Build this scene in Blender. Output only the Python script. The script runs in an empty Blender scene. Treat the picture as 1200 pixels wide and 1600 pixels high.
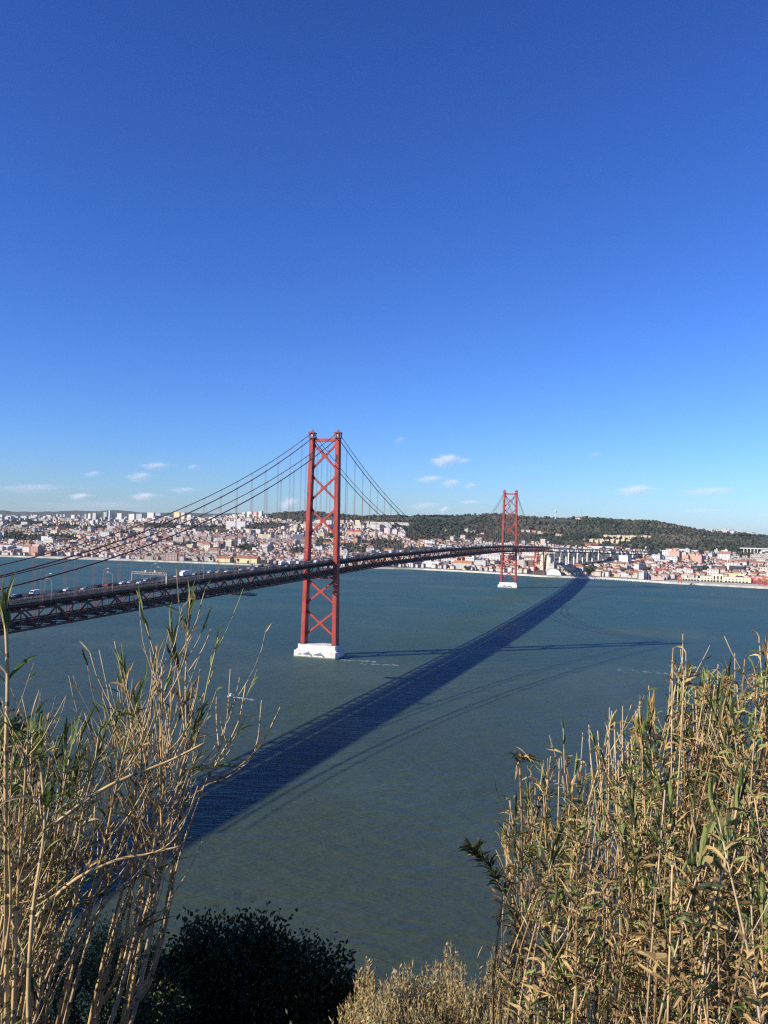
import bpy, math, random
import numpy as np
from mathutils import Vector, Matrix

sc = bpy.context.scene
COL = sc.collection
rad = math.radians

# ------------------------------------------------------------------ camera
CAM = np.array([265.9, -690.6, 109.33])
FOC, YAW, PITCH, ROLL = 1365.7, -0.29812, 0.018544, 0.026206


def cam_axes():
    f = np.array([math.sin(YAW)*math.cos(PITCH), math.cos(YAW)*math.cos(PITCH), math.sin(PITCH)])
    r = np.array([math.cos(YAW), -math.sin(YAW), 0.0])
    u = np.cross(r, f)
    return (math.cos(ROLL)*r + math.sin(ROLL)*u, -math.sin(ROLL)*r + math.cos(ROLL)*u, f)


AR, AU, AF = cam_axes()
cd = bpy.data.cameras.new('camera')
cam = bpy.data.objects.new('camera', cd)
COL.objects.link(cam)
cd.sensor_fit = 'VERTICAL'
cd.sensor_height = 24.0
cd.lens = FOC/1600*24.0
cd.clip_start = 0.1
cd.clip_end = 120000
M = Matrix.Identity(4)
for i in range(3):
    M[i][0] = AR[i]; M[i][1] = AU[i]; M[i][2] = -AF[i]; M[i][3] = CAM[i]
cam.matrix_world = M
sc.camera = cam

# ------------------------------------------------------------------ light
SUN_EL, SUN_AZ = 26.25, -131.64          # azimuth measured from +Y towards +X
SUN_STRENGTH, SKY_STRENGTH, EXPOSURE = 5.0, 0.060, 0.737
sl = bpy.data.lights.new('sun', 'SUN')
sl.energy = SUN_STRENGTH
sl.angle = rad(0.5)
sl.color = (1.0, 0.93, 0.83)
sun = bpy.data.objects.new('sun', sl)
COL.objects.link(sun)
sd = Vector((math.sin(rad(SUN_AZ))*math.cos(rad(SUN_EL)), math.cos(rad(SUN_AZ))*math.cos(rad(SUN_EL)), math.sin(rad(SUN_EL))))
sun.rotation_euler = sd.to_track_quat('Z', 'Y').to_euler()
world = bpy.data.worlds.new('World')
sc.world = world
world.use_nodes = True
wn = world.node_tree.nodes
bg = wn['Background']
sky = wn.new('ShaderNodeTexSky')
sky.sky_type = 'NISHITA'
sky.sun_disc = False
sky.sun_elevation = rad(SUN_EL)
sky.sun_rotation = rad(SUN_AZ)
sky.altitude = 100
sky.air_density = 1.0
sky.dust_density = 0.3
sky.ozone_density = 3.0
wl = world.node_tree.links
sep = wn.new('ShaderNodeSeparateColor'); com = wn.new('ShaderNodeCombineColor')
wl.new(sky.outputs[0], sep.inputs[0])
for ch, (power, gain) in enumerate(((1.40, 0.375), (1.36, 0.56), (1.26, 1.12))):     # deep polarised blue of a clear winter sky
    pw = wn.new('ShaderNodeMath'); pw.operation = 'POWER'; pw.inputs[1].default_value = power
    gn = wn.new('ShaderNodeMath'); gn.operation = 'MULTIPLY'; gn.inputs[1].default_value = gain
    wl.new(sep.outputs[ch], pw.inputs[0]); wl.new(pw.outputs[0], gn.inputs[0]); wl.new(gn.outputs[0], com.inputs[ch])
wl.new(com.outputs[0], bg.inputs['Color'])
bg.inputs['Strength'].default_value = SKY_STRENGTH
sc.view_settings.view_transform = 'Standard'
sc.view_settings.look = 'None'
sc.view_settings.exposure = EXPOSURE
sc.view_settings.gamma = 1.0
sc.render.engine = 'CYCLES'
sc.cycles.max_bounces = 5
sc.cycles.diffuse_bounces = 2
sc.cycles.glossy_bounces = 2
sc.cycles.transparent_max_bounces = 8
sc.cycles.volume_bounces = 2
sc.cycles.use_denoising = False
sc.cycles.filter_width = 1.25
sc.cycles.sample_clamp_direct = 3.0
sc.cycles.sample_clamp_indirect = 1.5


# ------------------------------------------------------------------ picture-to-place helpers
def ray(px, py):
    return AF + AR*(px-600)/FOC - AU*(py-800)/FOC


def at_depth(px, py, d):
    return CAM + ray(px, py)*d


def at_z(px, py, z):
    v = ray(px, py)
    return CAM + v*((z-CAM[2])/v[2])


def at_x(px, py, X):
    v = ray(px, py)
    return CAM + v*((X-CAM[0])/v[0])


def proj(P):
    d = np.asarray(P, float) - CAM
    z = d @ AF
    return 600 + FOC*(d @ AR)/z, 800 - FOC*(d @ AU)/z, z


HF = np.array([math.sin(YAW), math.cos(YAW)])
HR = np.array([math.cos(YAW), -math.sin(YAW)])


def yhor(u):
    return 825.4 + (u-600)*0.0262


# ------------------------------------------------------------------ mesh helpers
class MB:
    def __init__(self):
        self.v = []; self.f = []; self.m = []; self.c = []; self.uv = []; self.mat = 0; self.col = (1, 1, 1)

    def face(self, idx, uv=None):
        self.f.append(idx); self.m.append(self.mat); self.c.append(self.col)
        self.uv.append(uv if uv is not None else [(0.0, 0.0)]*len(idx))

    def quad(self, a, b, c, d, uv=None):
        n = len(self.v)
        self.v += [a, b, c, d]
        self.face((n, n+1, n+2, n+3), uv)

    def box(self, cx, cy, cz, sx, sy, sz, rot=0.0, taper=1.0, bottom=True):
        """box with base centre (cx,cy,cz); walls carry metre UVs"""
        n = len(self.v)
        co, si = math.cos(rot), math.sin(rot)
        for k, (z, t) in enumerate(((cz, 1.0), (cz+sz, taper))):
            for (x, y) in ((-1, -1), (1, -1), (1, 1), (-1, 1)):
                X, Y = x*sx/2*t, y*sy/2*t
                self.v.append((cx+X*co-Y*si, cy+X*si+Y*co, z))
        for a, w in ((0, sx), (1, sy), (2, sx), (3, sy)):
            b = (a+1) % 4
            self.face((n+a, n+b, n+b+4, n+a+4), [(0, 0), (w, 0), (w, sz), (0, sz)])
        self.face((n+4, n+5, n+6, n+7))
        if bottom:
            self.face((n+3, n+2, n+1, n))

    def bar(self, p, q, w, h, up=(0, 0, 1)):
        """rectangular bar from p to q, w sideways, h along up"""
        p = np.array(p, float); q = np.array(q, float)
        d = q-p; L = np.linalg.norm(d)
        if L < 1e-6: return
        d /= L
        s = np.cross(d, up)
        if np.linalg.norm(s) < 1e-4: s = np.cross(d, (0, 1, 0))
        s /= np.linalg.norm(s)
        t = np.cross(s, d)
        n = len(self.v)
        for e in (p, q):
            for a, b in ((-1, -1), (1, -1), (1, 1), (-1, 1)):
                self.v.append(tuple(e + s*a*w/2 + t*b*h/2))
        for a in range(4):
            b = (a+1) % 4
            self.face((n+a, n+b, n+b+4, n+a+4))
        self.face((n+3, n+2, n+1, n)); self.face((n+4, n+5, n+6, n+7))

    def tube(self, pts, r, k=6, cap=True):
        pts = [np.array(p, float) for p in pts]
        N = len(pts)
        rr = r if hasattr(r, '__len__') else [r]*N
        n0 = len(self.v)
        prev = None
        acc = [0.0]
        for i in range(1, N): acc.append(acc[-1]+float(np.linalg.norm(pts[i]-pts[i-1])))
        for i, p in enumerate(pts):
            d = pts[min(i+1, N-1)] - pts[max(i-1, 0)]
            d = d/(np.linalg.norm(d)+1e-12)
            if prev is None:
                a = np.array((0, 0, 1.0)) if abs(d[2]) < 0.9 else np.array((1.0, 0, 0))
                s = np.cross(d, a)
            else:
                s = prev - d*(prev @ d)
            s /= (np.linalg.norm(s)+1e-12)
            prev = s
            t = np.cross(d, s)
            for j in range(k):
                an = 2*math.pi*j/k
                self.v.append(tuple(p + (s*math.cos(an)+t*math.sin(an))*rr[i]))
        for i in range(N-1):
            for j in range(k):
                a = n0+i*k+j; b = n0+i*k+(j+1) % k
                self.face((a, b, b+k, a+k), [(j/k, acc[i]), ((j+1)/k, acc[i]), ((j+1)/k, acc[i+1]), (j/k, acc[i+1])])
        if cap:
            self.face(tuple(n0+j for j in range(k))[::-1]); self.face(tuple(n0+(N-1)*k+j for j in range(k)))

    def prism(self, poly, z0, z1):
        n = len(self.v); k = len(poly)
        for z in (z0, z1):
            for x, y in poly: self.v.append((x, y, z))
        for a in range(k):
            b = (a+1) % k
            w = math.hypot(poly[b][0]-poly[a][0], poly[b][1]-poly[a][1])
            self.face((n+a, n+b, n+b+k, n+a+k), [(0, 0), (w, 0), (w, z1-z0), (0, z1-z0)])
        self.face(tuple(n+k+i for i in range(k))); self.face(tuple(n+i for i in range(k))[::-1])

    def gable(self, cx, cy, cz, sx, sy, h, rot=0.0, hip=0.0, over=0.4):
        """roof with its ridge along x; hip pulls the ridge ends in (0 gable .. 1 hip)"""
        n = len(self.v)
        co, si = math.cos(rot), math.sin(rot)
        a, b = sx/2+over, sy/2+over
        rx = max(a - hip*b, 0.05)
        P = [(-a, -b, 0), (a, -b, 0), (a, b, 0), (-a, b, 0), (-rx, 0, h), (rx, 0, h)]
        for x, y, z in P: self.v.append((cx+x*co-y*si, cy+x*si+y*co, cz+z))
        for q in ((0, 1, 5, 4), (2, 3, 4, 5), (1, 2, 5), (3, 0, 4), (3, 2, 1, 0)):
            self.face(tuple(n+i for i in q))

    def blob(self, c, r, seed, sub=1, squash=(1, 1, 1), rough=0.25):
        rnd = random.Random(seed)
        vs, fs = ICO[sub]
        n = len(self.v)
        for x, y, z in vs:
            k = r*(1+rnd.uniform(-rough, rough))
            self.v.append((c[0]+x*k*squash[0], c[1]+y*k*squash[1], c[2]+z*k*squash[2]))
        for f in fs: self.face(tuple(n+i for i in f))

    def build(self, name, mats, parent=None, smooth=False, loc=None):
        me = bpy.data.meshes.new(name)
        me.from_pydata([tuple(map(float, p)) for p in self.v], [], self.f)
        if not isinstance(mats, (list, tuple)): mats = [mats]
        for m in mats: me.materials.append(m)
        if len(mats) > 1: me.polygons.foreach_set('material_index', self.m)
        uvl = me.uv_layers.new(name='UVMap')
        flat = np.array([c for f in self.uv for p in f for c in p], dtype=np.float32)
        uvl.data.foreach_set('uv', flat)
        if any(c != (1, 1, 1) for c in self.c):
            at = me.color_attributes.new('tint', 'FLOAT_COLOR', 'CORNER')
            cc = []
            for f, c in zip(self.f, self.c): cc += [c[0], c[1], c[2], 1.0]*len(f)
            at.data.foreach_set('color', np.array(cc, dtype=np.float32))
        if smooth: me.polygons.foreach_set('use_smooth', [True]*len(me.polygons))
        o = bpy.data.objects.new(name, me)
        COL.objects.link(o)
        if parent is not None:
            o.parent = parent
            KIDS.setdefault(parent.name, []).append(o)
        if loc is not None: o.location = loc
        return o


def make_ico():
    t = (1+5**.5)/2
    v = [(-1, t, 0), (1, t, 0), (-1, -t, 0), (1, -t, 0), (0, -1, t), (0, 1, t), (0, -1, -t), (0, 1, -t), (t, 0, -1), (t, 0, 1), (-t, 0, -1), (-t, 0, 1)]
    v = [tuple(np.array(p)/np.linalg.norm(p)) for p in v]
    f = [(0, 11, 5), (0, 5, 1), (0, 1, 7), (0, 7, 10), (0, 10, 11), (1, 5, 9), (5, 11, 4), (11, 10, 2), (10, 7, 6), (7, 1, 8), (3, 9, 4), (3, 4, 2), (3, 2, 6), (3, 6, 8), (3, 8, 9), (4, 9, 5), (2, 4, 11), (6, 2, 10), (8, 6, 7), (9, 8, 1)]
    out = [(v, f)]
    for _ in range(3):
        v = list(v); nf = []; cache = {}
        def mid(a, b):
            k = (min(a, b), max(a, b))
            if k not in cache:
                p = np.array(v[a])+np.array(v[b]); v.append(tuple(p/np.linalg.norm(p))); cache[k] = len(v)-1
            return cache[k]
        for a, b, c in f:
            x, y, z = mid(a, b), mid(b, c), mid(c, a)
            nf += [(a, x, z), (b, y, x), (c, z, y), (x, y, z)]
        f = nf
        out.append((v, f))
    return out


ICO = make_ico()


def tag(o, label=None, cat=None, group=None, kind=None):
    if label: o['label'] = label
    if cat: o['category'] = cat
    if group: o['group'] = group
    if kind: o['kind'] = kind
    return o


def thing(name, label, cat, loc=(0, 0, 0), rz=0.0, group=None):
    o = bpy.data.objects.new(name, None)
    COL.objects.link(o)
    o.location = tuple(float(c) for c in loc)
    o.rotation_euler = (0, 0, rz)
    o.empty_display_size = 0.5
    return tag(o, label, cat, group)


def copy_tree(o, parent=None):
    c = o.copy()
    COL.objects.link(c)
    if parent is not None:
        c.parent = parent
    for ch in KIDS.get(o.name, ()):
        copy_tree(ch, c)
    return c


KIDS = {}
ORD = ['leftmost', 'second', 'third', 'fourth', 'fifth', 'sixth', 'seventh', 'eighth', 'ninth', 'tenth', 'eleventh', 'twelfth',
       'thirteenth', 'fourteenth', 'fifteenth', 'sixteenth', 'seventeenth', 'eighteenth', 'nineteenth', 'twentieth']


def ordn(i):
    if i < len(ORD): return ORD[i]
    t, u = divmod(i+1, 10)
    tens = ['', '', 'twenty', 'thirty', 'forty', 'fifty', 'sixty'][t]
    if u == 0: return tens[:-1]+'ieth'
    return tens+'-'+['', 'first', 'second', 'third', 'fourth', 'fifth', 'sixth', 'seventh', 'eighth', 'ninth'][u]


# ------------------------------------------------------------------ materials
def new_mat(name):
    m = bpy.data.materials.new(name)
    m.use_nodes = True
    nt = m.node_tree
    return m, nt, nt.nodes['Principled BSDF']


def N(nt, typ, **kw):
    n = nt.nodes.new(typ)
    for k, v in kw.items():
        if k in n.inputs: n.inputs[k].default_value = v
        else: setattr(n, k, v)
    return n


def noise(nt, scale, detail=4, rough=0.55, coord='Object', vec=None):
    n = N(nt, 'ShaderNodeTexNoise', Scale=scale, Detail=detail, Roughness=rough)
    if vec is None:
        tc = N(nt, 'ShaderNodeTexCoord')
        vec = tc.outputs[coord]
    nt.links.new(vec, n.inputs['Vector'])
    return n


def ramp(nt, src, stops):
    r = N(nt, 'ShaderNodeValToRGB')
    e = r.color_ramp.elements
    while len(e) < len(stops): e.new(0.5)
    for x, (p, c) in zip(e, stops):
        x.position = p; x.color = (*c, 1) if len(c) == 3 else c
    nt.links.new(src, r.inputs[0])
    return r


def mixc(nt, fac, a, b, typ='MIX'):
    n = nt.nodes.new('ShaderNodeMix')
    n.data_type = 'RGBA'; n.blend_type = typ
    for s, x in ((n.inputs[0], fac), (n.inputs[6], a), (n.inputs[7], b)):
        if hasattr(x, 'is_linked') or hasattr(x, 'links'): nt.links.new(x, s)
        elif isinstance(x, (int, float)): s.default_value = x
        else: s.default_value = (*x, 1)
    return n.outputs[2]


def bump(nt, b, h, strength, dist):
    n = N(nt, 'ShaderNodeBump', Strength=strength, Distance=dist)
    nt.links.new(h, n.inputs['Height'])
    nt.links.new(n.outputs[0], b.inputs['Normal'])
    return n


def weathered(name, col, scale=0.3, var=0.3, rough=0.7, metal=0.0, col2=None, bmp=None):
    m, nt, b = new_mat(name)
    n = noise(nt, scale, 6, 0.6)
    c2 = col2 if col2 else tuple(x*(1-var) for x in col)
    r = ramp(nt, n.outputs[0], [(0.35, c2), (0.65, col)])
    nt.links.new(r.outputs[0], b.inputs['Base Color'])
    b.inputs['Roughness'].default_value = rough
    b.inputs['Metallic'].default_value = metal
    b.inputs['Specular IOR Level'].default_value = 0.25
    if bmp: bump(nt, b, n.outputs[0], bmp[0], bmp[1])
    return m


def object_coloured(name, rough=0.7, windows=False, tint=False, var=0.25, scale=0.25, glass=(0.05, 0.06, 0.075)):
    """colour from the object's own colour (or a per-face tint); optional window pattern from metre UVs"""
    m, nt, b = new_mat(name)
    if tint:
        src = N(nt, 'ShaderNodeVertexColor', layer_name='tint').outputs[0]
    else:
        src = N(nt, 'ShaderNodeObjectInfo').outputs['Color']
    n = noise(nt, scale, 4)
    r = ramp(nt, n.outputs[0], [(0.3, (1-var,)*3), (0.7, (1, 1, 1))])
    c = mixc(nt, 1.0, src, r.outputs[0], 'MULTIPLY')
    if windows:
        uv = N(nt, 'ShaderNodeUVMap', uv_map='UVMap')
        sep = N(nt, 'ShaderNodeSeparateXYZ')
        nt.links.new(uv.outputs[0], sep.inputs[0])

        def band(out, period, lo, hi):
            d = N(nt, 'ShaderNodeMath', operation='DIVIDE'); nt.links.new(out, d.inputs[0]); d.inputs[1].default_value = period
            fr = N(nt, 'ShaderNodeMath', operation='FRACT'); nt.links.new(d.outputs[0], fr.inputs[0])
            g = N(nt, 'ShaderNodeMath', operation='GREATER_THAN'); nt.links.new(fr.outputs[0], g.inputs[0]); g.inputs[1].default_value = lo
            l = N(nt, 'ShaderNodeMath', operation='LESS_THAN'); nt.links.new(fr.outputs[0], l.inputs[0]); l.inputs[1].default_value = hi
            mu = N(nt, 'ShaderNodeMath', operation='MULTIPLY'); nt.links.new(g.outputs[0], mu.inputs[0]); nt.links.new(l.outputs[0], mu.inputs[1])
            return mu.outputs[0]
        mu = N(nt, 'ShaderNodeMath', operation='MULTIPLY')
        nt.links.new(band(sep.outputs[0], 3.4, 0.32, 0.62), mu.inputs[0])
        nt.links.new(band(sep.outputs[1], 3.1, 0.32, 0.70), mu.inputs[1])
        c = mixc(nt, mu.outputs[0], c, glass)
    nt.links.new(c, b.inputs['Base Color'])
    b.inputs['Roughness'].default_value = rough
    return m


RED = weathered('red bridge paint', (0.38, 0.055, 0.040), 0.10, 0.32, 0.6)
REDDARK = weathered('dark red truss paint', (0.17, 0.046, 0.038), 0.15, 0.35, 0.6)  # same red as the towers, with the truss's shade put into the colour
STEELDK = weathered('dark weathered steel', (0.055, 0.034, 0.034), 0.2, 0.4, 0.6)
CABLE = weathered('cable paint', (0.16, 0.035, 0.03), 0.2, 0.2, 0.6)
ROPE = weathered('hanger rope', (0.22, 0.12, 0.12), 0.2, 0.2, 0.6)
ASPHALT = weathered('asphalt', (0.042, 0.037, 0.033), 0.08, 0.3, 0.9)
BALLAST = weathered('rail deck', (0.16, 0.12, 0.10), 0.3, 0.4, 0.9)
PAINTW = weathered('white paint', (0.75, 0.75, 0.73), 0.5, 0.1, 0.6)
PIERC = weathered('white pier concrete', (0.66, 0.635, 0.58), 0.22, 0.28, 0.8)
TIDE = weathered('tide stained concrete', (0.22, 0.20, 0.13), 0.5, 0.4, 0.7)
DOLPH = weathered('grey mural paint', (0.15, 0.16, 0.18), 0.4, 0.2, 0.8)
CONC = weathered('pale concrete', (0.66, 0.65, 0.60), 0.05, 0.12, 0.85)
CONCG = weathered('grey concrete', (0.36, 0.36, 0.35), 0.05, 0.25, 0.85)
LAMPM = weathered('galvanised lamp metal', (0.33, 0.25, 0.21), 0.5, 0.2, 0.5)
GLASSD = weathered('dark glass', (0.03, 0.035, 0.045), 0.3, 0.3, 0.15)
RUBBER = weathered('rubber', (0.02, 0.02, 0.02), 1, 0.2, 0.8)
WALL = object_coloured('plaster wall with windows', 0.85, True)
PLAIN = object_coloured('plain painted wall', 0.8, False)
ROOF = object_coloured('roof covering', 0.85, False, var=0.35, scale=0.15)
CARP = object_coloured('car paint', 0.3, False, var=0.08)
TWALL = object_coloured('city walls', 0.85, True, True)
TROOF = object_coloured('city roofs', 0.85, False, True, var=0.3)

# ------------------------------------------------------------------ terrain of the far bank
U_N = np.array([-900, -300, 0, 200, 400, 480, 560, 650, 750, 850, 950, 1050, 1130, 1200, 1500, 2100], float)
SHORE = np.array([2700, 2560, 2478, 2430, 2345, 2335, 2340, 2359, 2270, 2139, 2118, 1990, 1940, 1890, 1800, 1700], float)
D_N = np.array([0, 150, 2800, 3200, 3600, 4000, 4600, 5500, 6500, 8000, 10500, 14000, 32000], float)
ZT = {
    -900: [4, 6, 15, 34, 48, 66, 84, 98, 112, 170, 120, 100, 90],
    -300: [4, 6, 18, 34, 48, 66, 84, 98, 112, 172, 120, 100, 90],
    0:    [4, 6, 20, 34, 50, 67, 86, 101, 114, 176, 120, 100, 90],
    200:  [4, 6, 22, 38, 57, 76, 93, 105, 122, 203, 120, 100, 90],
    400:  [4, 7, 23, 43, 66, 97, 146, 156, 160, 205, 120, 100, 90],
    480:  [4, 7, 25, 43, 71, 108, 180, 150, 140, 190, 120, 100, 90],
    560:  [4, 7, 30, 52, 79, 121, 176, 150, 140, 120, 100, 90, 90],
    650:  [4, 7, 28, 49, 75, 111, 180, 150, 140, 120, 100, 90, 90],
    750:  [4, 7, 25, 44, 67, 107, 188, 150, 140, 120, 100, 90, 90],
    850:  [4, 8, 26, 43, 66, 102, 183, 150, 140, 120, 100, 90, 90],
    950:  [4, 9, 34, 46, 67, 104, 185, 150, 140, 120, 100, 90, 90],
    1050: [4, 9, 32, 41, 61, 94, 166, 140, 120, 110, 120, 100, 90],
    1130: [4, 10, 29, 37, 50, 69, 130, 110, 100, 130, 185, 120, 90],
    1200: [4, 10, 29, 36, 49, 67, 118, 100, 95, 110, 130, 120, 90],
    1500: [4, 10, 27, 34, 44, 55, 80, 85, 85, 90, 95, 90, 90],
    2100: [4, 10, 27, 34, 44, 55, 70, 80, 80, 80, 80, 80, 90]}
ZTAB = np.array([ZT[int(u)] for u in U_N], float)


def smooth_noise(x, y, s, seed):
    """cheap value noise"""
    x = np.asarray(x)/s; y = np.asarray(y)/s
    xi = np.floor(x).astype(int); yi = np.floor(y).astype(int)
    fx = x-xi; fy = y-yi
    fx = fx*fx*(3-2*fx); fy = fy*fy*(3-2*fy)

    def h(a, b):
        n = (a*374761393 + b*668265263 + seed*982451653) & 0xffffffff
        n = ((n ^ (n >> 13))*1274126177) & 0xffffffff
        return ((n ^ (n >> 16)) & 0xffff)/65535.0
    return (h(xi, yi)*(1-fx)+h(xi+1, yi)*fx)*(1-fy) + (h(xi, yi+1)*(1-fx)+h(xi+1, yi+1)*fx)*fy


def ud_to_xy(u, d):
    t = (np.asarray(u)-600)/FOC
    X = CAM[0] + d*(HF[0]+HR[0]*t)
    Y = CAM[1] + d*(HF[1]+HR[1]*t)
    return X, Y


def xy_to_ud(X, Y):
    dx = np.asarray(X)-CAM[0]; dy = np.asarray(Y)-CAM[1]
    d = dx*HF[0]+dy*HF[1]
    return 600+FOC*(dx*HR[0]+dy*HR[1])/np.maximum(d, 1), d


def shore_d(u):
    return np.interp(u, U_N, SHORE)


def tz_ud(u, d):
    u = np.atleast_1d(np.asarray(u, float)); d = np.atleast_1d(np.asarray(d, float))
    s = shore_d(u)
    iu = np.clip(np.searchsorted(U_N, u)-1, 0, len(U_N)-2)
    fu = np.clip((u-U_N[iu])/(U_N[iu+1]-U_N[iu]), 0, 1)
    z = np.zeros_like(u)
    # node distances: first two follow the shore
    cols = [s, s+150] + [np.full_like(u, x) for x in D_N[2:]]
    zn = [ZTAB[iu, k]*(1-fu)+ZTAB[iu+1, k]*fu for k in range(len(D_N))]
    z[:] = zn[0]
    for k in range(len(D_N)-1):
        a, b = cols[k], np.maximum(cols[k+1], cols[k]+1)
        f = np.clip((d-a)/(b-a), 0, 1)
        msk = (d >= a)
        z = np.where(msk, zn[k]*(1-f)+zn[k+1]*f, z)
    z = np.where(d >= cols[-1], zn[-1], z)
    X, Y = ud_to_xy(u, d)
    amp = np.clip((d-s-250)/900, 0, 1)
    z = z + amp*((smooth_noise(X, Y, 260, 3)-0.5)*(14+12*np.clip((d-3300)/500, 0, 1)) + (smooth_noise(X, Y, 90, 5)-0.5)*(5+7*np.clip((d-3300)/500, 0, 1)))
    return z


def tz(X, Y):
    u, d = xy_to_ud(X, Y)
    return tz_ud(u, d)


def ground_at(px, py, lo=1800, hi=11000):
    """point of the far bank seen at a pixel"""
    ds = np.arange(lo, hi, 15.0)
    v = ray(px, py)
    P = CAM[None, :] + v[None, :]*ds[:, None]
    z = tz(P[:, 0], P[:, 1])
    k = np.argmax(P[:, 2] <= z)
    if P[k, 2] > z[k]: k = len(ds)-1
    return np.array([P[k, 0], P[k, 1], z[k]]), ds[k]


# forest belts: ellipses over the far bank, found from where the photograph shows woods (px, py, rx, ry)
WOODS = [(60, 842, 70, 5.5), (40, 817, 34, 5), (95, 824, 30, 4), (20, 836, 20, 3), (250, 822, 28, 5), (330, 826, 35, 5), (400, 826, 18, 5),
         (300, 853, 26, 4), (280, 823, 30, 4), (420, 822, 30, 5), (505, 850, 12, 8), (520, 838, 20, 4), (600, 852, 35, 9), (560, 858, 40, 7),
         (385, 858, 20, 5), (470, 862, 18, 6), (655, 835, 30, 12), (640, 862, 50, 5), (690, 838, 45, 9), (460, 806, 50, 7),
         (800, 843, 60, 8), (880, 846, 30, 6), (960, 852, 60, 10), (1030, 862, 20, 10), (1110, 858, 40, 8), (1100, 893, 12, 4),
         (1180, 868, 30, 5), (200, 834, 20, 2), (150, 826, 30, 2.5), (735, 865, 40, 4), (770, 884, 5, 6), (1005, 893, 12, 3), (920, 893, 14, 5)]


def woodness(px, py):
    """>0.5 where trees rather than houses stand"""
    w = 0.0
    for a, b, rx, ry in WOODS:
        q = ((px-a)/rx)**2 + ((py-b)/ry)**2
        w = max(w, 1.25-0.75*q)
    return w


def hill_wood(u, d):
    """the wooded ridge from behind the near tower to the right edge"""
    d0 = np.interp(u, [380, 430, 480, 560, 640, 700, 780, 850, 950, 1050, 1130, 1200, 1400], [9000, 4350, 4150, 4050, 3850, 3550, 3620, 3620, 3330, 3330, 3350, 3500, 3500])
    return d > d0


# ------------------------------------------------------------------ fast mesh from arrays
def array_mesh(name, V, F, mats, tint=None, midx=None, smooth=False, parent=None):
    """V (n,3), F (m,k) faces of one size, tint per vertex"""
    me = bpy.data.meshes.new(name)
    k = F.shape[1]
    me.vertices.add(len(V)); me.vertices.foreach_set('co', np.asarray(V, np.float32).ravel())
    me.loops.add(F.size); me.loops.foreach_set('vertex_index', F.astype(np.int32).ravel())
    me.polygons.add(len(F)); me.polygons.foreach_set('loop_start', (np.arange(len(F))*k).astype(np.int32))
    if not isinstance(mats, (list, tuple)): mats = [mats]
    for m in mats: me.materials.append(m)
    if midx is not None: me.polygons.foreach_set('material_index', midx.astype(np.int32))
    if smooth: me.polygons.foreach_set('use_smooth', np.ones(len(F), bool))
    me.update(calc_edges=True)
    if tint is not None:
        at = me.color_attributes.new('tint', 'FLOAT_COLOR', 'POINT')
        at.data.foreach_set('color', np.concatenate([tint, np.ones((len(tint), 1))], 1).astype(np.float32).ravel())
    o = bpy.data.objects.new(name, me)
    COL.objects.link(o)
    if parent is not None: o.parent = parent
    return o


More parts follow.
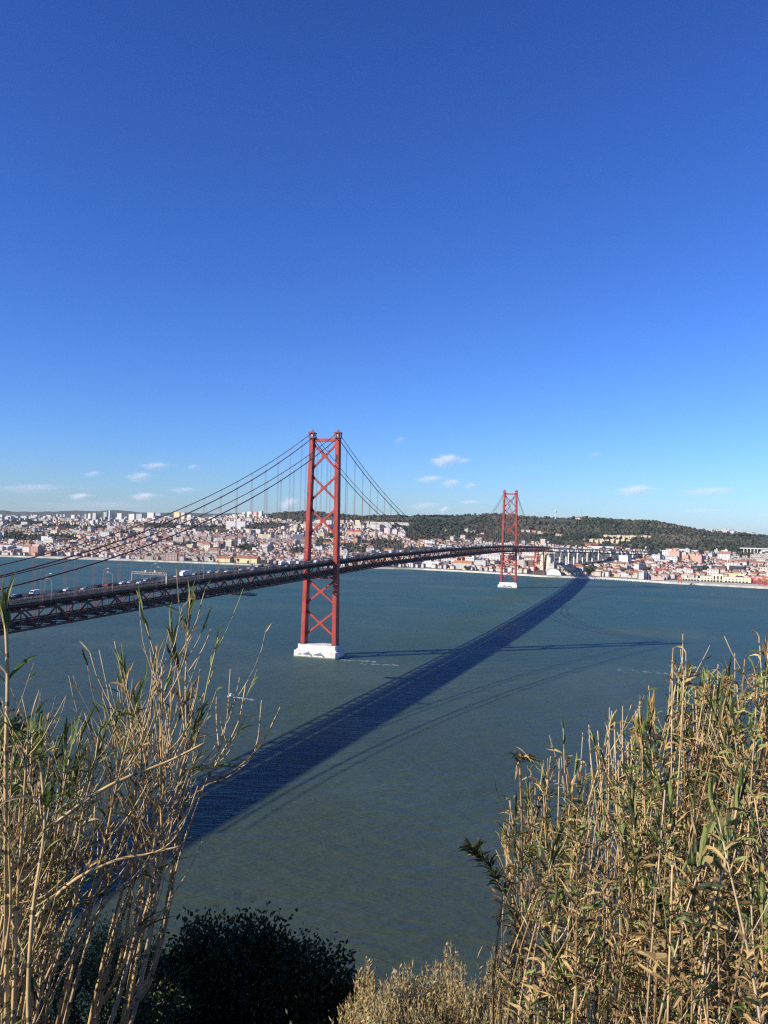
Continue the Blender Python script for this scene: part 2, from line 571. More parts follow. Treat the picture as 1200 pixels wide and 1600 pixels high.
# ------------------------------------------------------------------ river
def water_material():
    m, nt, b = new_mat('river water')
    geo = N(nt, 'ShaderNodeNewGeometry')
    m0 = N(nt, 'ShaderNodeMapping'); nt.links.new(geo.outputs['Position'], m0.inputs[0]); m0.inputs['Rotation'].default_value = (0, 0, rad(-14))
    mp = N(nt, 'ShaderNodeMapping'); nt.links.new(m0.outputs[0], mp.inputs[0]); mp.inputs['Scale'].default_value = (0.38, 1.0, 1.0)
    w1 = noise(nt, 0.11, 4, 0.6, vec=mp.outputs[0])
    w2 = noise(nt, 0.5, 2, 0.5, vec=mp.outputs[0])
    ad = N(nt, 'ShaderNodeMath', operation='MULTIPLY_ADD'); nt.links.new(w2.outputs[0], ad.inputs[0]); ad.inputs[1].default_value = 0.22
    nt.links.new(w1.outputs[0], ad.inputs[2])
    bmp = N(nt, 'ShaderNodeBump', Strength=1.0, Distance=2.1); nt.links.new(ad.outputs[0], bmp.inputs['Height'])
    # silt drifting in broad bands
    big = noise(nt, 0.0042, 5, 0.6, vec=mp.outputs[0])
    silt = ramp(nt, big.outputs[0], [(0.32, (0.023, 0.068, 0.058)), (0.5, (0.033, 0.080, 0.061)), (0.68, (0.049, 0.083, 0.057))])
    # greener silty water close to the south bank (a gradient along the river bed)
    sp = N(nt, 'ShaderNodeSeparateXYZ'); nt.links.new(geo.outputs['Position'], sp.inputs[0])
    mr = N(nt, 'ShaderNodeMapRange'); nt.links.new(sp.outputs[1], mr.inputs['Value'])
    mr.inputs['From Min'].default_value = -560; mr.inputs['From Max'].default_value = 500
    bank = mixc(nt, mr.outputs[0], (0.041, 0.052, 0.028), silt.outputs[0])
    # foam flecks
    fm = N(nt, 'ShaderNodeMapping'); nt.links.new(m0.outputs[0], fm.inputs[0])
    fm.inputs['Scale'].default_value = (0.35, 1.0, 1.0)
    fn = noise(nt, 0.30, 3, 0.65, vec=fm.outputs[0])
    fl = noise(nt, 0.008, 2, 0.5, vec=geo.outputs['Position'])
    fa = N(nt, 'ShaderNodeMath', operation='MULTIPLY_ADD'); nt.links.new(fl.outputs[0], fa.inputs[0]); fa.inputs[1].default_value = 0.16
    nt.links.new(fn.outputs[0], fa.inputs[2])
    fr = ramp(nt, fa.outputs[0], [(0.845, (0, 0, 0)), (0.90, (0.8, 0.8, 0.8))])
    col = mixc(nt, fr.outputs[0], bank, (0.6, 0.62, 0.62))
    df = N(nt, 'ShaderNodeBsdfDiffuse'); nt.links.new(col, df.inputs['Color'])
    gl = N(nt, 'ShaderNodeBsdfGlossy'); gl.inputs['Color'].default_value = (0.48, 0.72, 0.95, 1); wp = noise(nt, 0.006, 4, 0.6, vec=m0.outputs[0])
    wr = ramp(nt, wp.outputs[0], [(0.38, (0.22, 0.22, 0.22)), (0.62, (0.5, 0.5, 0.5))]); nt.links.new(wr.outputs[0], gl.inputs['Roughness'])
    for q in (df, gl): nt.links.new(bmp.outputs[0], q.inputs['Normal'])
    lw = N(nt, 'ShaderNodeFresnel', IOR=1.33); nt.links.new(bmp.outputs[0], lw.inputs['Normal'])
    cap = N(nt, 'ShaderNodeMapRange'); nt.links.new(lw.outputs[0], cap.inputs['Value'])
    cap.inputs['From Min'].default_value = 0.02; cap.inputs['From Max'].default_value = 0.5; cap.inputs['To Min'].default_value = 0.05; cap.inputs['To Max'].default_value = 0.19
    mx = N(nt, 'ShaderNodeMixShader'); nt.links.new(cap.outputs[0], mx.inputs[0])
    nt.links.new(df.outputs[0], mx.inputs[1]); nt.links.new(gl.outputs[0], mx.inputs[2])
    nt.links.new(mx.outputs[0], nt.nodes['Material Output'].inputs['Surface'])
    nt.nodes.remove(b)
    return m


R0 = 30000.0
ang = np.linspace(0, 2*math.pi, 97)[:-1]
rings = [0, 60, 200, 600, 1500, 4000, 10000, R0]
WV = [(CAM[0], CAM[1], 0.0)]
for r in rings[1:]:
    for a in ang: WV.append((CAM[0]+r*math.cos(a), CAM[1]+r*math.sin(a), 0.0))
wm = MB(); wm.v = WV
for j in range(96): wm.face((0, 1+j, 1+(j+1) % 96))
for k in range(len(rings)-2):
    for j in range(96):
        a = 1+k*96+j; b = 1+k*96+(j+1) % 96
        wm.face((a, a+96, b+96, b))
tag(wm.build('river', water_material()), kind='structure')


# ------------------------------------------------------------------ far bank
def ground_material():
    m, nt, b = new_mat('far bank ground')
    vc = N(nt, 'ShaderNodeVertexColor', layer_name='tint')
    geo = N(nt, 'ShaderNodeNewGeometry')
    n1 = noise(nt, 0.03, 5, 0.65, vec=geo.outputs['Position'])
    r = ramp(nt, n1.outputs[0], [(0.3, (0.6, 0.6, 0.6)), (0.7, (1.3, 1.3, 1.3))])
    nt.links.new(mixc(nt, 1.0, vc.outputs[0], r.outputs[0], 'MULTIPLY'), b.inputs['Base Color'])
    b.inputs['Roughness'].default_value = 0.95
    return m


us = np.arange(-900, 2101, 6.0)
off = np.concatenate([[0, 0.01], np.arange(4, 60, 7), np.arange(60, 2600, 22)])
rows = []
for u in us:
    s = shore_d(u)
    d = np.concatenate([s+off, np.array([4900, 5100, 5400, 5700, 6000, 6400, 6800, 7200, 7500, 7800, 8000, 8200, 8500, 9000, 9500, 10200, 10500, 10900, 12000, 13500, 14000, 15000, 18000, 24000, 30000.0])])
    d = np.maximum.accumulate(d)
    rows.append(d)
DD = np.array(rows); UU = np.repeat(us[:, None], DD.shape[1], 1)
keep = np.hypot(*(np.array(ud_to_xy(UU, DD)) - CAM[:2, None, None])) < 31000
ZZ = tz_ud(UU.ravel(), DD.ravel()).reshape(UU.shape)
XX, YY = ud_to_xy(UU, DD)
rr = np.hypot(XX-CAM[0], YY-CAM[1]); sc_ = np.minimum(1, 29500/rr)
XX = CAM[0]+(XX-CAM[0])*sc_; YY = CAM[1]+(YY-CAM[1])*sc_
ZZ[:, 0] = -1.5                                   # quay wall foot
nu, nd = UU.shape
V = np.stack([XX, YY, ZZ], -1).reshape(-1, 3)
ii, jj = np.meshgrid(np.arange(nu-1), np.arange(nd-1), indexing='ij')
a = ii*nd+jj
F = np.stack([a, a+nd, a+nd+1, a+1], -1).reshape(-1, 4)
T = np.zeros((nu*nd, 3))
# screen position of every ground vertex, to decide what grows on it
dl = V-CAM; zc_ = dl@AF
PX = 600+FOC*(dl@AR)/zc_; PY = 800-FOC*(dl@AU)/zc_
wood = np.zeros(len(V))
for (ea, eb, rx, ry) in WOODS:
    wood = np.maximum(wood, 1.25-0.75*(((PX-ea)/rx)**2+((PY-eb)/ry)**2))
fd = DD.ravel(); fu = UU.ravel(); fs = fd - shore_d(fu)
city = np.array([0.11, 0.10, 0.085]); grn = np.array([0.036, 0.042, 0.025]); pale = np.array([0.40, 0.37, 0.31]); fieldc = np.array([0.10, 0.13, 0.045])
far = np.array([0.05, 0.06, 0.04])
nz = smooth_noise(V[:, 0], V[:, 1], 60, 9)[:, None]
T[:] = city*(0.7+0.6*nz)
isw = (wood > 0.5) | hill_wood(fu, fd)
nb = np.clip((smooth_noise(V[:, 0], V[:, 1], 210, 61)*.7+smooth_noise(V[:, 0], V[:, 1], 60, 62)*.3-.42)*4, 0, 1)[:, None]
T[isw] = ((grn*(1-nb)+np.array([0.070, 0.068, 0.038])*nb)*(0.7+0.6*nz))[isw]
T[(fd > 6600)] = far
# grass clearings on the ridge and a field at the far left
for (ea, eb, rx, ry, c) in [(960, 846, 35, 3.5, (0.13, 0.14, 0.055)), (1005, 851, 26, 5, (0.10, 0.13, 0.05)), (25, 828.5, 30, 2.0, (0.10, 0.15, 0.05)), (370, 829.5, 18, 1.8, (0.10, 0.17, 0.05)),
                            (700, 842, 26, 3, (0.11, 0.11, 0.055)), (560, 816.5, 30, 2.5, (0.12, 0.12, 0.06)), (930, 844, 30, 3, (0.30, 0.25, 0.15))]:
    q = ((PX-ea)/rx)**2+((PY-eb)/ry)**2
    T[q < 1] = np.array(c)
wq = np.interp(fu, [-900, 40, 60, 120, 180, 260, 640, 1040, 1045, 1300], [8, 8, 26, 58, 52, 9, 8, 7, 50, 50])
T[fs < wq] = pale
far_bank = array_mesh('far_bank', V, F, ground_material(), T)
tag(far_bank, kind='structure')


# ------------------------------------------------------------------ forest on the ridge and the woods between the houses
def foliage_mat(name, tint=True, var=0.4, scale=0.2, sss=False):
    m, nt, b = new_mat(name)
    n = noise(nt, scale, 3)
    r = ramp(nt, n.outputs[0], [(0.3, (1-var,)*3), (0.7, (1+var*0.5,)*3)])
    src = N(nt, 'ShaderNodeVertexColor', layer_name='tint').outputs[0] if tint else N(nt, 'ShaderNodeObjectInfo').outputs['Color']
    nt.links.new(mixc(nt, 1.0, src, r.outputs[0], 'MULTIPLY'), b.inputs['Base Color'])
    b.inputs['Roughness'].default_value = 0.9
    b.inputs['Specular IOR Level'].default_value = 0.2
    return m


FAR_LEAF = foliage_mat('far tree foliage')
rng = np.random.default_rng(11)


def blobs_object(name, C, R, T, sub, seed):
    vs, fs = ICO[sub]
    vs = np.array(vs); fs = np.array(fs)
    g = np.random.default_rng(seed)
    n = len(C)
    k = g.uniform(0.65, 1.3, (n, len(vs), 1))
    V = C[:, None, :] + vs[None]*k*R[:, None, None]*np.array([1, 1, 0.85])
    F = fs[None]+(np.arange(n)*len(vs))[:, None, None]
    T = np.repeat(T[:, None, :], len(vs), 1)
    return array_mesh(name, V.reshape(-1, 3), F.reshape(-1, 3), FAR_LEAF, T.reshape(-1, 3))


pts = []
# ridge
u = rng.uniform(330, 1330, 90000); d = rng.uniform(3250, 5000, 90000)
m_ = hill_wood(u, d)
u, d = u[m_], d[m_]
X, Y = ud_to_xy(u, d)
dens = smooth_noise(X, Y, 110, 21)*0.6+smooth_noise(X, Y, 35, 22)*0.4
keepm = dens > 0.44
u, d, X, Y = u[keepm][:19000], d[keepm][:19000], X[keepm][:19000], Y[keepm][:19000]
Z = tz_ud(u, d)
dl = np.stack([X, Y, Z], -1)-CAM; zc_ = dl@AF
px_ = 600+FOC*(dl@AR)/zc_; py_ = 800-FOC*(dl@AU)/zc_
clear = np.zeros(len(X), bool)
for (ea, eb, rx, ry) in [(960, 846, 38, 4), (1005, 851, 26, 5), (700, 842, 24, 3), (560, 816.5, 30, 3), (930, 844, 30, 3), (615, 818, 42, 3.2), (980, 838.5, 40, 4), (832, 832, 22, 4.5), (873, 837, 9, 3), (729, 831, 8, 4), (940, 853, 30, 5), (520, 817, 30, 6)]:
    clear |= ((px_-ea)/rx)**2+((py_-eb)/ry)**2 < 1
X, Y, Z = X[~clear], Y[~clear], Z[~clear]
R = rng.uniform(2.0, 7.0, len(X))*np.where(rng.random(len(X)) < 0.12, 1.5, 1)
hue = smooth_noise(X, Y, 190, 31)*0.65+smooth_noise(X, Y, 60, 32)*0.3+rng.random(len(X))*0.28
pal = np.array([[0.018, 0.027, 0.0162], [0.0279, 0.0378, 0.0207], [0.0468, 0.0522, 0.027], [0.0738, 0.0675, 0.0405], [0.0945, 0.0765, 0.054]])
ti = np.clip((hue**1.6*4.6).astype(int), 0, 4)
C = np.stack([X, Y, Z+R*0.75], -1)
CW = [C]; RW = [R]; TW = [pal[ti]*rng.uniform(0.75, 1.25, (len(X), 1))]
# woods between houses
wx, wy, wz = [], [], []
for (ea, eb, rx, ry) in WOODS:
    cnt = int(min(170, 12+rx*ry*0.42))
    for _ in range(cnt):
        q = rng.uniform(0, 1)**0.5; an = rng.uniform(0, 2*math.pi)
        p, dd = ground_at(ea+rx*q*math.cos(an), eb+ry*q*math.sin(an))
        if dd < 8000: wx.append(p[0]); wy.append(p[1]); wz.append(p[2])
# scattered street trees over the whole town
uu = rng.uniform(-60, 1260, 3000); dd = np.array([rng.uniform(shore_d(x)+70, 3900) for x in uu])
xx, yy = ud_to_xy(uu, dd)
kk = smooth_noise(xx, yy, 120, 91)+0.35*smooth_noise(xx, yy, 40, 92) > 0.55
uu, dd, xx, yy = uu[kk], dd[kk], xx[kk], yy[kk]
n0 = len(wx)
wx += list(xx); wy += list(yy); wz += list(tz_ud(uu, dd))
X = np.array(wx); Y = np.array(wy); Z = np.array(wz)
R = rng.uniform(3.2, 7.5, len(X)); R[n0:] *= 0.75
C = np.stack([X, Y, Z+R*0.8], -1)
ti = np.clip((rng.random(len(X))**1.5*4).astype(int), 0, 4)
CW.append(C); RW.append(R); TW.append(pal[ti]*rng.uniform(0.7, 1.2, (len(X), 1)))
forest = blobs_object('forest', np.concatenate(CW), np.concatenate(RW), np.concatenate(TW), 1, 5)
tag(forest, 'dark green woods over the ridge and between the houses', 'woods', kind='stuff')

# ------------------------------------------------------------------ bridge
BY = np.array([-800, -520, -374, -237, -160, 0, 145, 300, 506, 833, 1013, 1496, 1710], float)
BZ = np.array([53.0, 58.5, 61.4, 64.0, 65.7, 68.6, 71.0, 72.0, 72.5, 71.8, 69.5, 61.5, 56.5])


def bot_z(Y):
    return float(np.interp(Y, BY, BZ))


def road_z(Y):
    return bot_z(Y)+12.0


def cable_z(Y):
    if Y <= 0 or Y >= 1013:
        s = -Y if Y <= 0 else Y-1013
        return 184.5-0.4167*s+3.864e-4*s*s + (-2.0*s/483 if Y > 0 else 0)
    t = (Y-506.5)/506.5
    return 87+97.5*t*t


PAN = 1013/88.0
bridge = thing('suspension_bridge', 'long red suspension bridge crossing the river on two tall lattice towers', 'bridge', (0, 0, 0))
nodes = [i*PAN for i in range(-64, 149)]
nodes = [y for y in nodes if y <= 1712]
YS, YE = nodes[0], nodes[-1]

# road deck
mb = MB()
for a, b in zip(nodes[:-1], nodes[1:]):
    za, zb = road_z(a), road_z(b)
    mb.mat = 0
    mb.quad((-10.4, a, za), (10.4, a, za), (10.4, b, zb), (-10.4, b, zb))
    mb.mat = 1
    mb.quad((-10.4, a, za-.45), (-10.4, b, zb-.45), (10.4, b, zb-.45), (10.4, a, za-.45))
    for s in (-1, 1):
        mb.bar((s*10.55, a, za-.55), (s*10.55, b, zb-.55), 0.3, 1.3)
        for x in (3.4, 7.0): mb.bar((s*x, a, za-1.0), (s*x, b, zb-1.0), 0.35, 1.0)
deck = mb.build('road_deck', [ASPHALT, STEELDK], bridge)
mb = MB()
for y in nodes: mb.box(0, y, road_z(y)-3.6, 20.4, 0.45, 2.1)
for a, b in zip(nodes[:-1], nodes[1:]): mb.bar((0, a, road_z(a)-3.1), (0, b, road_z(b)-3.1), 0.5, 0.9)
mb.build('floor_beams', STEELDK, deck)
for s in (-1, 1):
    mb = MB()
    for a, b in zip(nodes[:-1], nodes[1:]):
        za, zb = road_z(a), road_z(b)
        for h in (0.45, 0.8, 1.15): mb.bar((s*10.55, a, za+h), (s*10.55, b, zb+h), 0.09, 0.12)
        for k in range(4):
            y = a+(b-a)*k/4; mb.box(s*10.55, y, road_z(y)+.11, 0.12, 0.16, 1.06)
    mb.build('railing', STEELDK, deck)
mb = MB()
for a, b in zip(nodes[:-1], nodes[1:]):
    za, zb = road_z(a), road_z(b)
    for h in (0.35, 0.7): mb.bar((0, a, za+h), (0, b, zb+h), 0.35, 0.16)
    for k in range(3):
        y = a+(b-a)*k/3; mb.box(0, y, road_z(y)+.005, 0.3, 0.5, 0.85)
mb.build('median_barrier', weathered('median guard rail', (0.36, 0.33, 0.30), 0.4, 0.5, 0.6), deck)
mb = MB()
y = YS
while y < 800:
    for x in (-6.9, -3.6, 3.6, 6.9):
        mb.quad((x-.1, y, road_z(y)+.02), (x+.1, y, road_z(y)+.02), (x+.1, y+4, road_z(y+4)+.02), (x-.1, y+4, road_z(y+4)+.02))
    y += 11
for a, b in zip(nodes[:-1], nodes[1:]):
    for x in (-10.05, 10.05):
        mb.quad((x-.12, a, road_z(a)+.02), (x+.12, a, road_z(a)+.02), (x+.12, b, road_z(b)+.02), (x-.12, b, road_z(b)+.02))
mb.build('lane_marking', weathered('worn road paint', (0.45, 0.45, 0.42), 0.6, 0.3, 0.8), deck)

# rail deck
mb = MB()
for a, b in zip(nodes[:-1], nodes[1:]):
    za, zb = bot_z(a)+2.3, bot_z(b)+2.3
    mb.mat = 0
    for x in (-3.6, 3.6):
        mb.bar((x, a, za), (x, b, zb), 4.2, 0.5)
    mb.mat = 1
    for x in (-4.3, -2.9, 2.9, 4.3): mb.bar((x, a, za+.38), (x, b, zb+.38), 0.12, 0.22)
    for x in (-7.5, 7.5): mb.bar((x, a, za-.1), (x, b, zb-.1), 1.6, 0.15)
    mb.box(0, a, za-1.5, 20.2, 0.5, 1.15)
    mb.bar((-10.0, a, za-1.75), (10.0, b, zb-1.75), 0.4, 0.3)
    mb.bar((10.0, a, za-1.95), (-10.0, b, zb-1.95), 0.4, 0.14)
mb.build('rail_deck', [BALLAST, STEELDK], bridge)

for s in (-1, 1):
    tr = MB()
    for a, b in zip(nodes[:-1], nodes[1:]):
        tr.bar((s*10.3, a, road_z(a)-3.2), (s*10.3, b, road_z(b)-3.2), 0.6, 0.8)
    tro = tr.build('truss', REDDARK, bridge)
    tb = MB()
    for a, b in zip(nodes[:-1], nodes[1:]):
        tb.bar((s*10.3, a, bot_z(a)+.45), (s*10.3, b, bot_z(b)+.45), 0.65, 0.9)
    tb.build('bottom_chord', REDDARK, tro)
    tw = MB()
    for i, a in enumerate(nodes):
        za, zt = bot_z(a)+.9, road_z(a)-3.6
        tw.bar((s*10.3, a, za), (s*10.3, a, zt), 0.35, 0.35, (0, 1, 0))
        if i+1 < len(nodes):
            b = nodes[i+1]
            lo = (s*10.3, a, bot_z(a)+.7) if i % 2 == 0 else (s*10.3, b, bot_z(b)+.7)
            hi = (s*10.3, b, road_z(b)-3.4) if i % 2 == 0 else (s*10.3, a, road_z(a)-3.4)
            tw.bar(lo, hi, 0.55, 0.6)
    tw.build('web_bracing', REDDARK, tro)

# main cables: a lower and an upper one over each truss
for s in (-1, 1):
    for dz, r in ((0.0, 0.34), (4.8, 0.24)):
        mb = MB()
        ys = list(np.arange(-44*PAN, 1512, PAN))
        mb.tube([(s*11.5, y, cable_z(y)+dz) for y in ys], r, 6)
        for y in ys[::2]:
            z = cable_z(y)+dz
            mb.box(s*11.5, y, z-r-.12, 2*r+.25, 0.5, 2*r+.24)
        mb.build('main_cable', CABLE, bridge)
hang = []
for s in (-1, 1):
    for i in range(-20, 65):
        y = i*2*PAN
        if abs(y) < 5 or abs(y-1013) < 5 or y > 1480: continue
        if cable_z(y)-road_z(y) < 1.0: continue
        q = proj((s*11.5, y, (cable_z(y)+road_z(y))/2))
        hang.append((q[2]/max(cable_z(y)-road_z(y), 1.0), s, y))
hang.sort()


def hanger_geo(mb, s, y):
    x = s*11.5
    for o in (-0.55, 0.55):
        mb.tube([(x, y+o, road_z(y)-2.6), (x, y+o, cable_z(y))], 0.055, 5, False)
    for o in (-1.2, 1.2):
        mb.tube([(x, y+o+PAN*0.0, road_z(y)-2.6), (x, y+o, cable_z(y+o)+4.8)], 0.045, 5, False)
    mb.bar((s*10.3, y, road_z(y)-2.9), (s*12.0, y, road_z(y)-2.9), 2.6, 0.5)


for _, s, y in hang[:100]:
    mb = MB(); hanger_geo(mb, s, y); mb.build('suspender', ROPE, bridge)
mb = MB()
for _, s, y in hang[100:]: hanger_geo(mb, s, y)
tag(mb.build('suspender_field', ROPE, bridge), kind='stuff')

XZ = [(180, 157.5), (152.8, 131), (125.5, 102), (65, 44), (39, 17)]


def leg_x(z):
    return 14.1+(11.57-14.1)*(z-10.4)/(184-10.4)


for TY, far in ((0.0, False), (1013.0, True)):
    tower = thing('tower', None, None); tower.parent = bridge
    tower.location = (0, TY, 0)
    for s in (-1, 1):
        mb = MB()
        for (w, l) in ((3.4, 0.97), (2.3, 1.0)):
            mb.mat = 0
            zs = (10.4, 60, 120, 184)
            for za, zb in zip(zs[:-1], zs[1:]):
                n = len(mb.v)
                for z in (za, zb):
                    L = (8.0+(5.6-8.0)*(z-10.4)/173.6)*l
                    x = s*leg_x(z)
                    for a, b in ((-1, -1), (1, -1), (1, 1), (-1, 1)): mb.v.append((x+a*w/2, b*L/2, z))
                for a in range(4):
                    b = (a+1) % 4
                    mb.face((n+a, n+b, n+b+4, n+a+4))
        z0 = 165.0
        mb.mat = 1
        mb.box(s*leg_x(z0+3), -(8.0-2.4*(z0-10.4)/173.6)/2+.02, z0, 1.3, 0.3, 5.0)
        mb.mat = 2
        mb.box(s*leg_x(10.4), 0, 10.35, 4.2, 9.0, 0.9)
        legp = mb.build('leg', [RED, STEELDK, STEELDK], tower)
        # saddle housing
        mb = MB()
        mb.mat = 0
        mb.box(s*11.57, 0, 184.0, 4.6, 7.2, 0.7)
        for ax in (-1, 1):
            for by in (-1, 1): mb.box(s*11.57+ax*1.9, by*3.0, 184.7, 0.5, 0.9, 3.6)
        mb.box(s*11.57, 0, 184.7, 2.4, 4.0, 3.5)
        mb.box(s*11.57, 0, 188.3, 5.2, 7.8, 0.6)
        mb.box(s*11.57, 0, 188.9, 2.8, 4.2, 1.2, taper=0.6)
        mb.box(s*11.57, 0, 190.1, 0.9, 0.9, 1.6)
        mb.mat = 1
        mb.box(s*11.57, -2.12, 185.4, 1.9, 0.3, 2.2)
        mb.mat = 0
        for ax in (-1, 1):
            for by in (-1, 1): mb.box(s*11.57+ax*2.4, by*3.7, 188.9, 0.25, 0.25, 1.1)
        mb.build('saddle_house', [weathered('saddle house paint', (0.33, 0.07, 0.055), 0.4, 0.3, 0.6), weathered('pale casting', (0.55, 0.45, 0.38), 0.4, 0.2, 0.6)], legp)
    mb = MB(); mb.bar((-9.9, 0, 182.5), (9.9, 0, 182.5), 2.6, 2.6); mb.build('top_strut', RED, tower)
    mb = MB(); mb.bar((-11.7, 0, 66.4), (11.7, 0, 66.4), 2.8, 1.8); mb.build('deck_strut', RED, tower)
    for zt, zb in XZ:
        mb = MB()
        xt_, xb_ = leg_x(zt)-1.2, leg_x(zb)-1.2
        mb.bar((-xt_, 0, zt-.8), (xb_, 0, zb+.8), 1.5, 1.6)
        mb.bar((xt_, 0.012, zt-.8), (-xb_, 0.012, zb+.8), 1.47, 1.6)
        zc = zb+(zt-zb)*xb_/(xt_+xb_)
        mb.prism([(0, 0)]*0 or [(-2.2, -0.79), (2.2, -0.79), (2.2, 0.79), (-2.2, 0.79)], zc-1.5, zc+1.5)
        for sx in (-1, 1):
            for zz, sg in ((zt, -1), (zb, 1)):
                x0 = sx*(leg_x(zz)-1.55)
                n = len(mb.v)
                tri = [(x0, zz+sg*3.4), (x0, zz-sg*1.2), (x0-sx*2.0, zz+sg*1.9)]
                for yy in (-0.72, 0.72):
                    for (x, z) in tri: mb.v.append((x, yy, z))
                mb.face((n, n+1, n+2)); mb.face((n+5, n+4, n+3))
                for k in range(3): mb.face((n+k, n+(k+1) % 3, n+3+(k+1) % 3, n+3+k))
        mb.build('cross_brace', RED, tower)
    # pier
    pier = MB()
    pier.mat = 0
    c = 1.2
    pier.prism([(-19.2+c, -10.3), (19.2-c, -10.3), (19.2, -10.3+c), (19.2, 10.3-c), (19.2-c, 10.3), (-19.2+c, 10.3), (-19.2, 10.3-c), (-19.2, -10.3+c)], 0.9, 5.4)
    pier.prism([(-17.4, -7.6), (17.4, -7.6), (17.8, -7.2), (17.8, 7.2), (17.4, 7.6), (-17.4, 7.6), (-17.8, 7.2), (-17.8, -7.2)], 5.4, 6.6)
    pier.prism([(-16.4, -6.8), (16.4, -6.8), (16.9, -6.3), (16.9, 6.3), (16.4, 6.8), (-16.4, 6.8), (-16.9, 6.3), (-16.9, -6.3)], 6.6, 10.0)
    pier.prism([(-16.6, -7.0), (16.6, -7.0), (17.1, -6.5), (17.1, 6.5), (16.6, 7.0), (-16.6, 7.0), (-17.1, 6.5), (-17.1, -6.5)], 10.0, 10.35)
    for q in range(-15, 16, 3):
        pier.box(q, -6.6, 10.35, 0.12, 0.12, 0.6); pier.box(q, 6.6, 10.35, 0.12, 0.12, 0.6)
    pier.mat = 1
    pier.prism([(-19.25+c, -10.35), (19.25-c, -10.35), (19.25, -10.35+c), (19.25, 10.35-c), (19.25-c, 10.35), (-19.25+c, 10.35), (-19.25, 10.35-c), (-19.25, -10.35+c)], -3, 0.9)
    po = pier.build('pier', [PIERC, TIDE], bridge, loc=(0, TY, 0))
    # dolphins painted on the south face
    DOL = [(-1.0, .12), (-.86, .28), (-.66, .40), (-.40, .50), (-.08, .53), (.02, .60), (.16, .82), (.17, .55), (.40, .44), (.62, .24), (.80, .02), (.98, -.16), (.78, -.14), (.74, -.36), (.64, -.14),
           (.40, .06), (.12, .12), (-.10, .10), (-.26, -.14), (-.22, .08), (-.55, .10), (-.78, .10)]
    for (dx, dz, sc1, fl, sm) in ((-13.4, 2.2, 3.0, -1, 0.55), (-6.2, 1.9, 4.4, 1, 1.0), (4.0, 1.7, 5.4, 1, 0.8)):
        mb = MB()
        n = len(mb.v); k = len(DOL)
        for yy in (0.0, 0.06):
            for x, z in DOL: mb.v.append((dx+x*sc1*fl*(0.5 if sm < 0.6 else 1), -10.4+yy, max(0.95, dz+z*sc1*sm)))
        mb.face(tuple(range(n, n+k))); mb.face(tuple(range(n+2*k-1, n+k-1, -1)))
        for q in range(k): mb.face((n+q, n+(q+1) % k, n+k+(q+1) % k, n+k+q))
        mb.build('dolphin_mural', DOLPH, po)

# red approach pier on the far quay and the next one
for yy, zb in ((1490.0, 3.0),):
    ap = thing('approach_pier', None, None); ap.parent = bridge
    ap.location = (0, yy, 0)
    zt = bot_z(yy)
    for s in (-1, 1):
        mb = MB(); mb.bar((s*12.0, 0, zb), (s*10.3, 0, zt), 2.6, 3.4, (0, 1, 0)); mb.build('leg', RED, ap)
    for z0, z1 in ((zb+4, zb+27), (zb+29, zt-2)):
        mb = MB()
        mb.bar((-10.8, 0, z0), (10.4, 0, z1), 1.2, 1.2); mb.bar((10.8, 0.011, z0), (-10.4, 0.011, z1), 1.17, 1.2)
        mb.build('cross_brace', RED, ap)
    mb = MB(); mb.box(0, 0, -1, 34, 14, 4.0); mb.build('footing', PIERC, ap)
mb = MB()
y0, y1 = 1610.0, 1715.0
for x0, x1 in ((-13, -3), (3, 13)):
    n = len(mb.v)
    prof = [(y0, 6), (y0+22, 50), (y1, 53), (y1, 6)]
    for x in (x0, x1):
        for (yy, z) in prof: mb.v.append((x, yy, z))
    mb.face((n, n+1, n+2, n+3)); mb.face((n+7, n+6, n+5, n+4))
    for k in range(4): mb.face((n+k, n+4+k, n+4+(k+1) % 4, n+(k+1) % 4))
mb.box(0, 1672, 6, 5.9, 60, 30)
mb.build('anchorage', weathered('cream anchorage concrete', (0.62, 0.56, 0.43), 0.05, 0.15, 0.85), bridge)

# inspection gantry slung under the deck
ig = thing('inspection_gantry', 'dark inspection gantry slung under the bridge deck left of the near tower', 'gantry', (0, -160, bot_z(-160)))
mb = MB()
for x in (-13.5, 14.5): pass
mb.bar((-14, -2.2, -3.2), (15, -2.2, -3.2), 0.3, 0.5); mb.bar((-14, 2.2, -3.2), (15, 2.2, -3.2), 0.3, 0.5)
mb.bar((-14, -2.2, -2.0), (15, -2.2, -2.0), 0.2, 0.2); mb.bar((-14, 2.2, -2.0), (15, 2.2, -2.0), 0.2, 0.2)
for k in range(15):
    x = -14+29*k/14
    for yy in (-2.2, 2.2): mb.bar((x, yy, -3.2), (x, yy, -2.0), 0.15, 0.15)
    if k < 14:
        for yy in (-2.2, 2.2): mb.bar((x, yy, -3.2), (x+29/14, yy, -2.0), 0.15, 0.15)
mb.build('gantry_frame', STEELDK, ig)
mb = MB(); mb.box(0.5, 0, -3.5, 29, 4.4, 0.2); mb.build('walkway', weathered('gantry planks', (0.18, 0.09, 0.05), 0.6, 0.4, 0.8), ig)
for x in (-10.3, 10.3):
    mb = MB()
    for yy in (-1.6, 1.6): mb.bar((x, yy, -2.0), (x, yy, 0.0), 0.25, 0.25)
    mb.bar((x, -1.6, -.3), (x, 1.6, -.3), 0.2, 0.3)
    mb.build('hanger', STEELDK, ig)

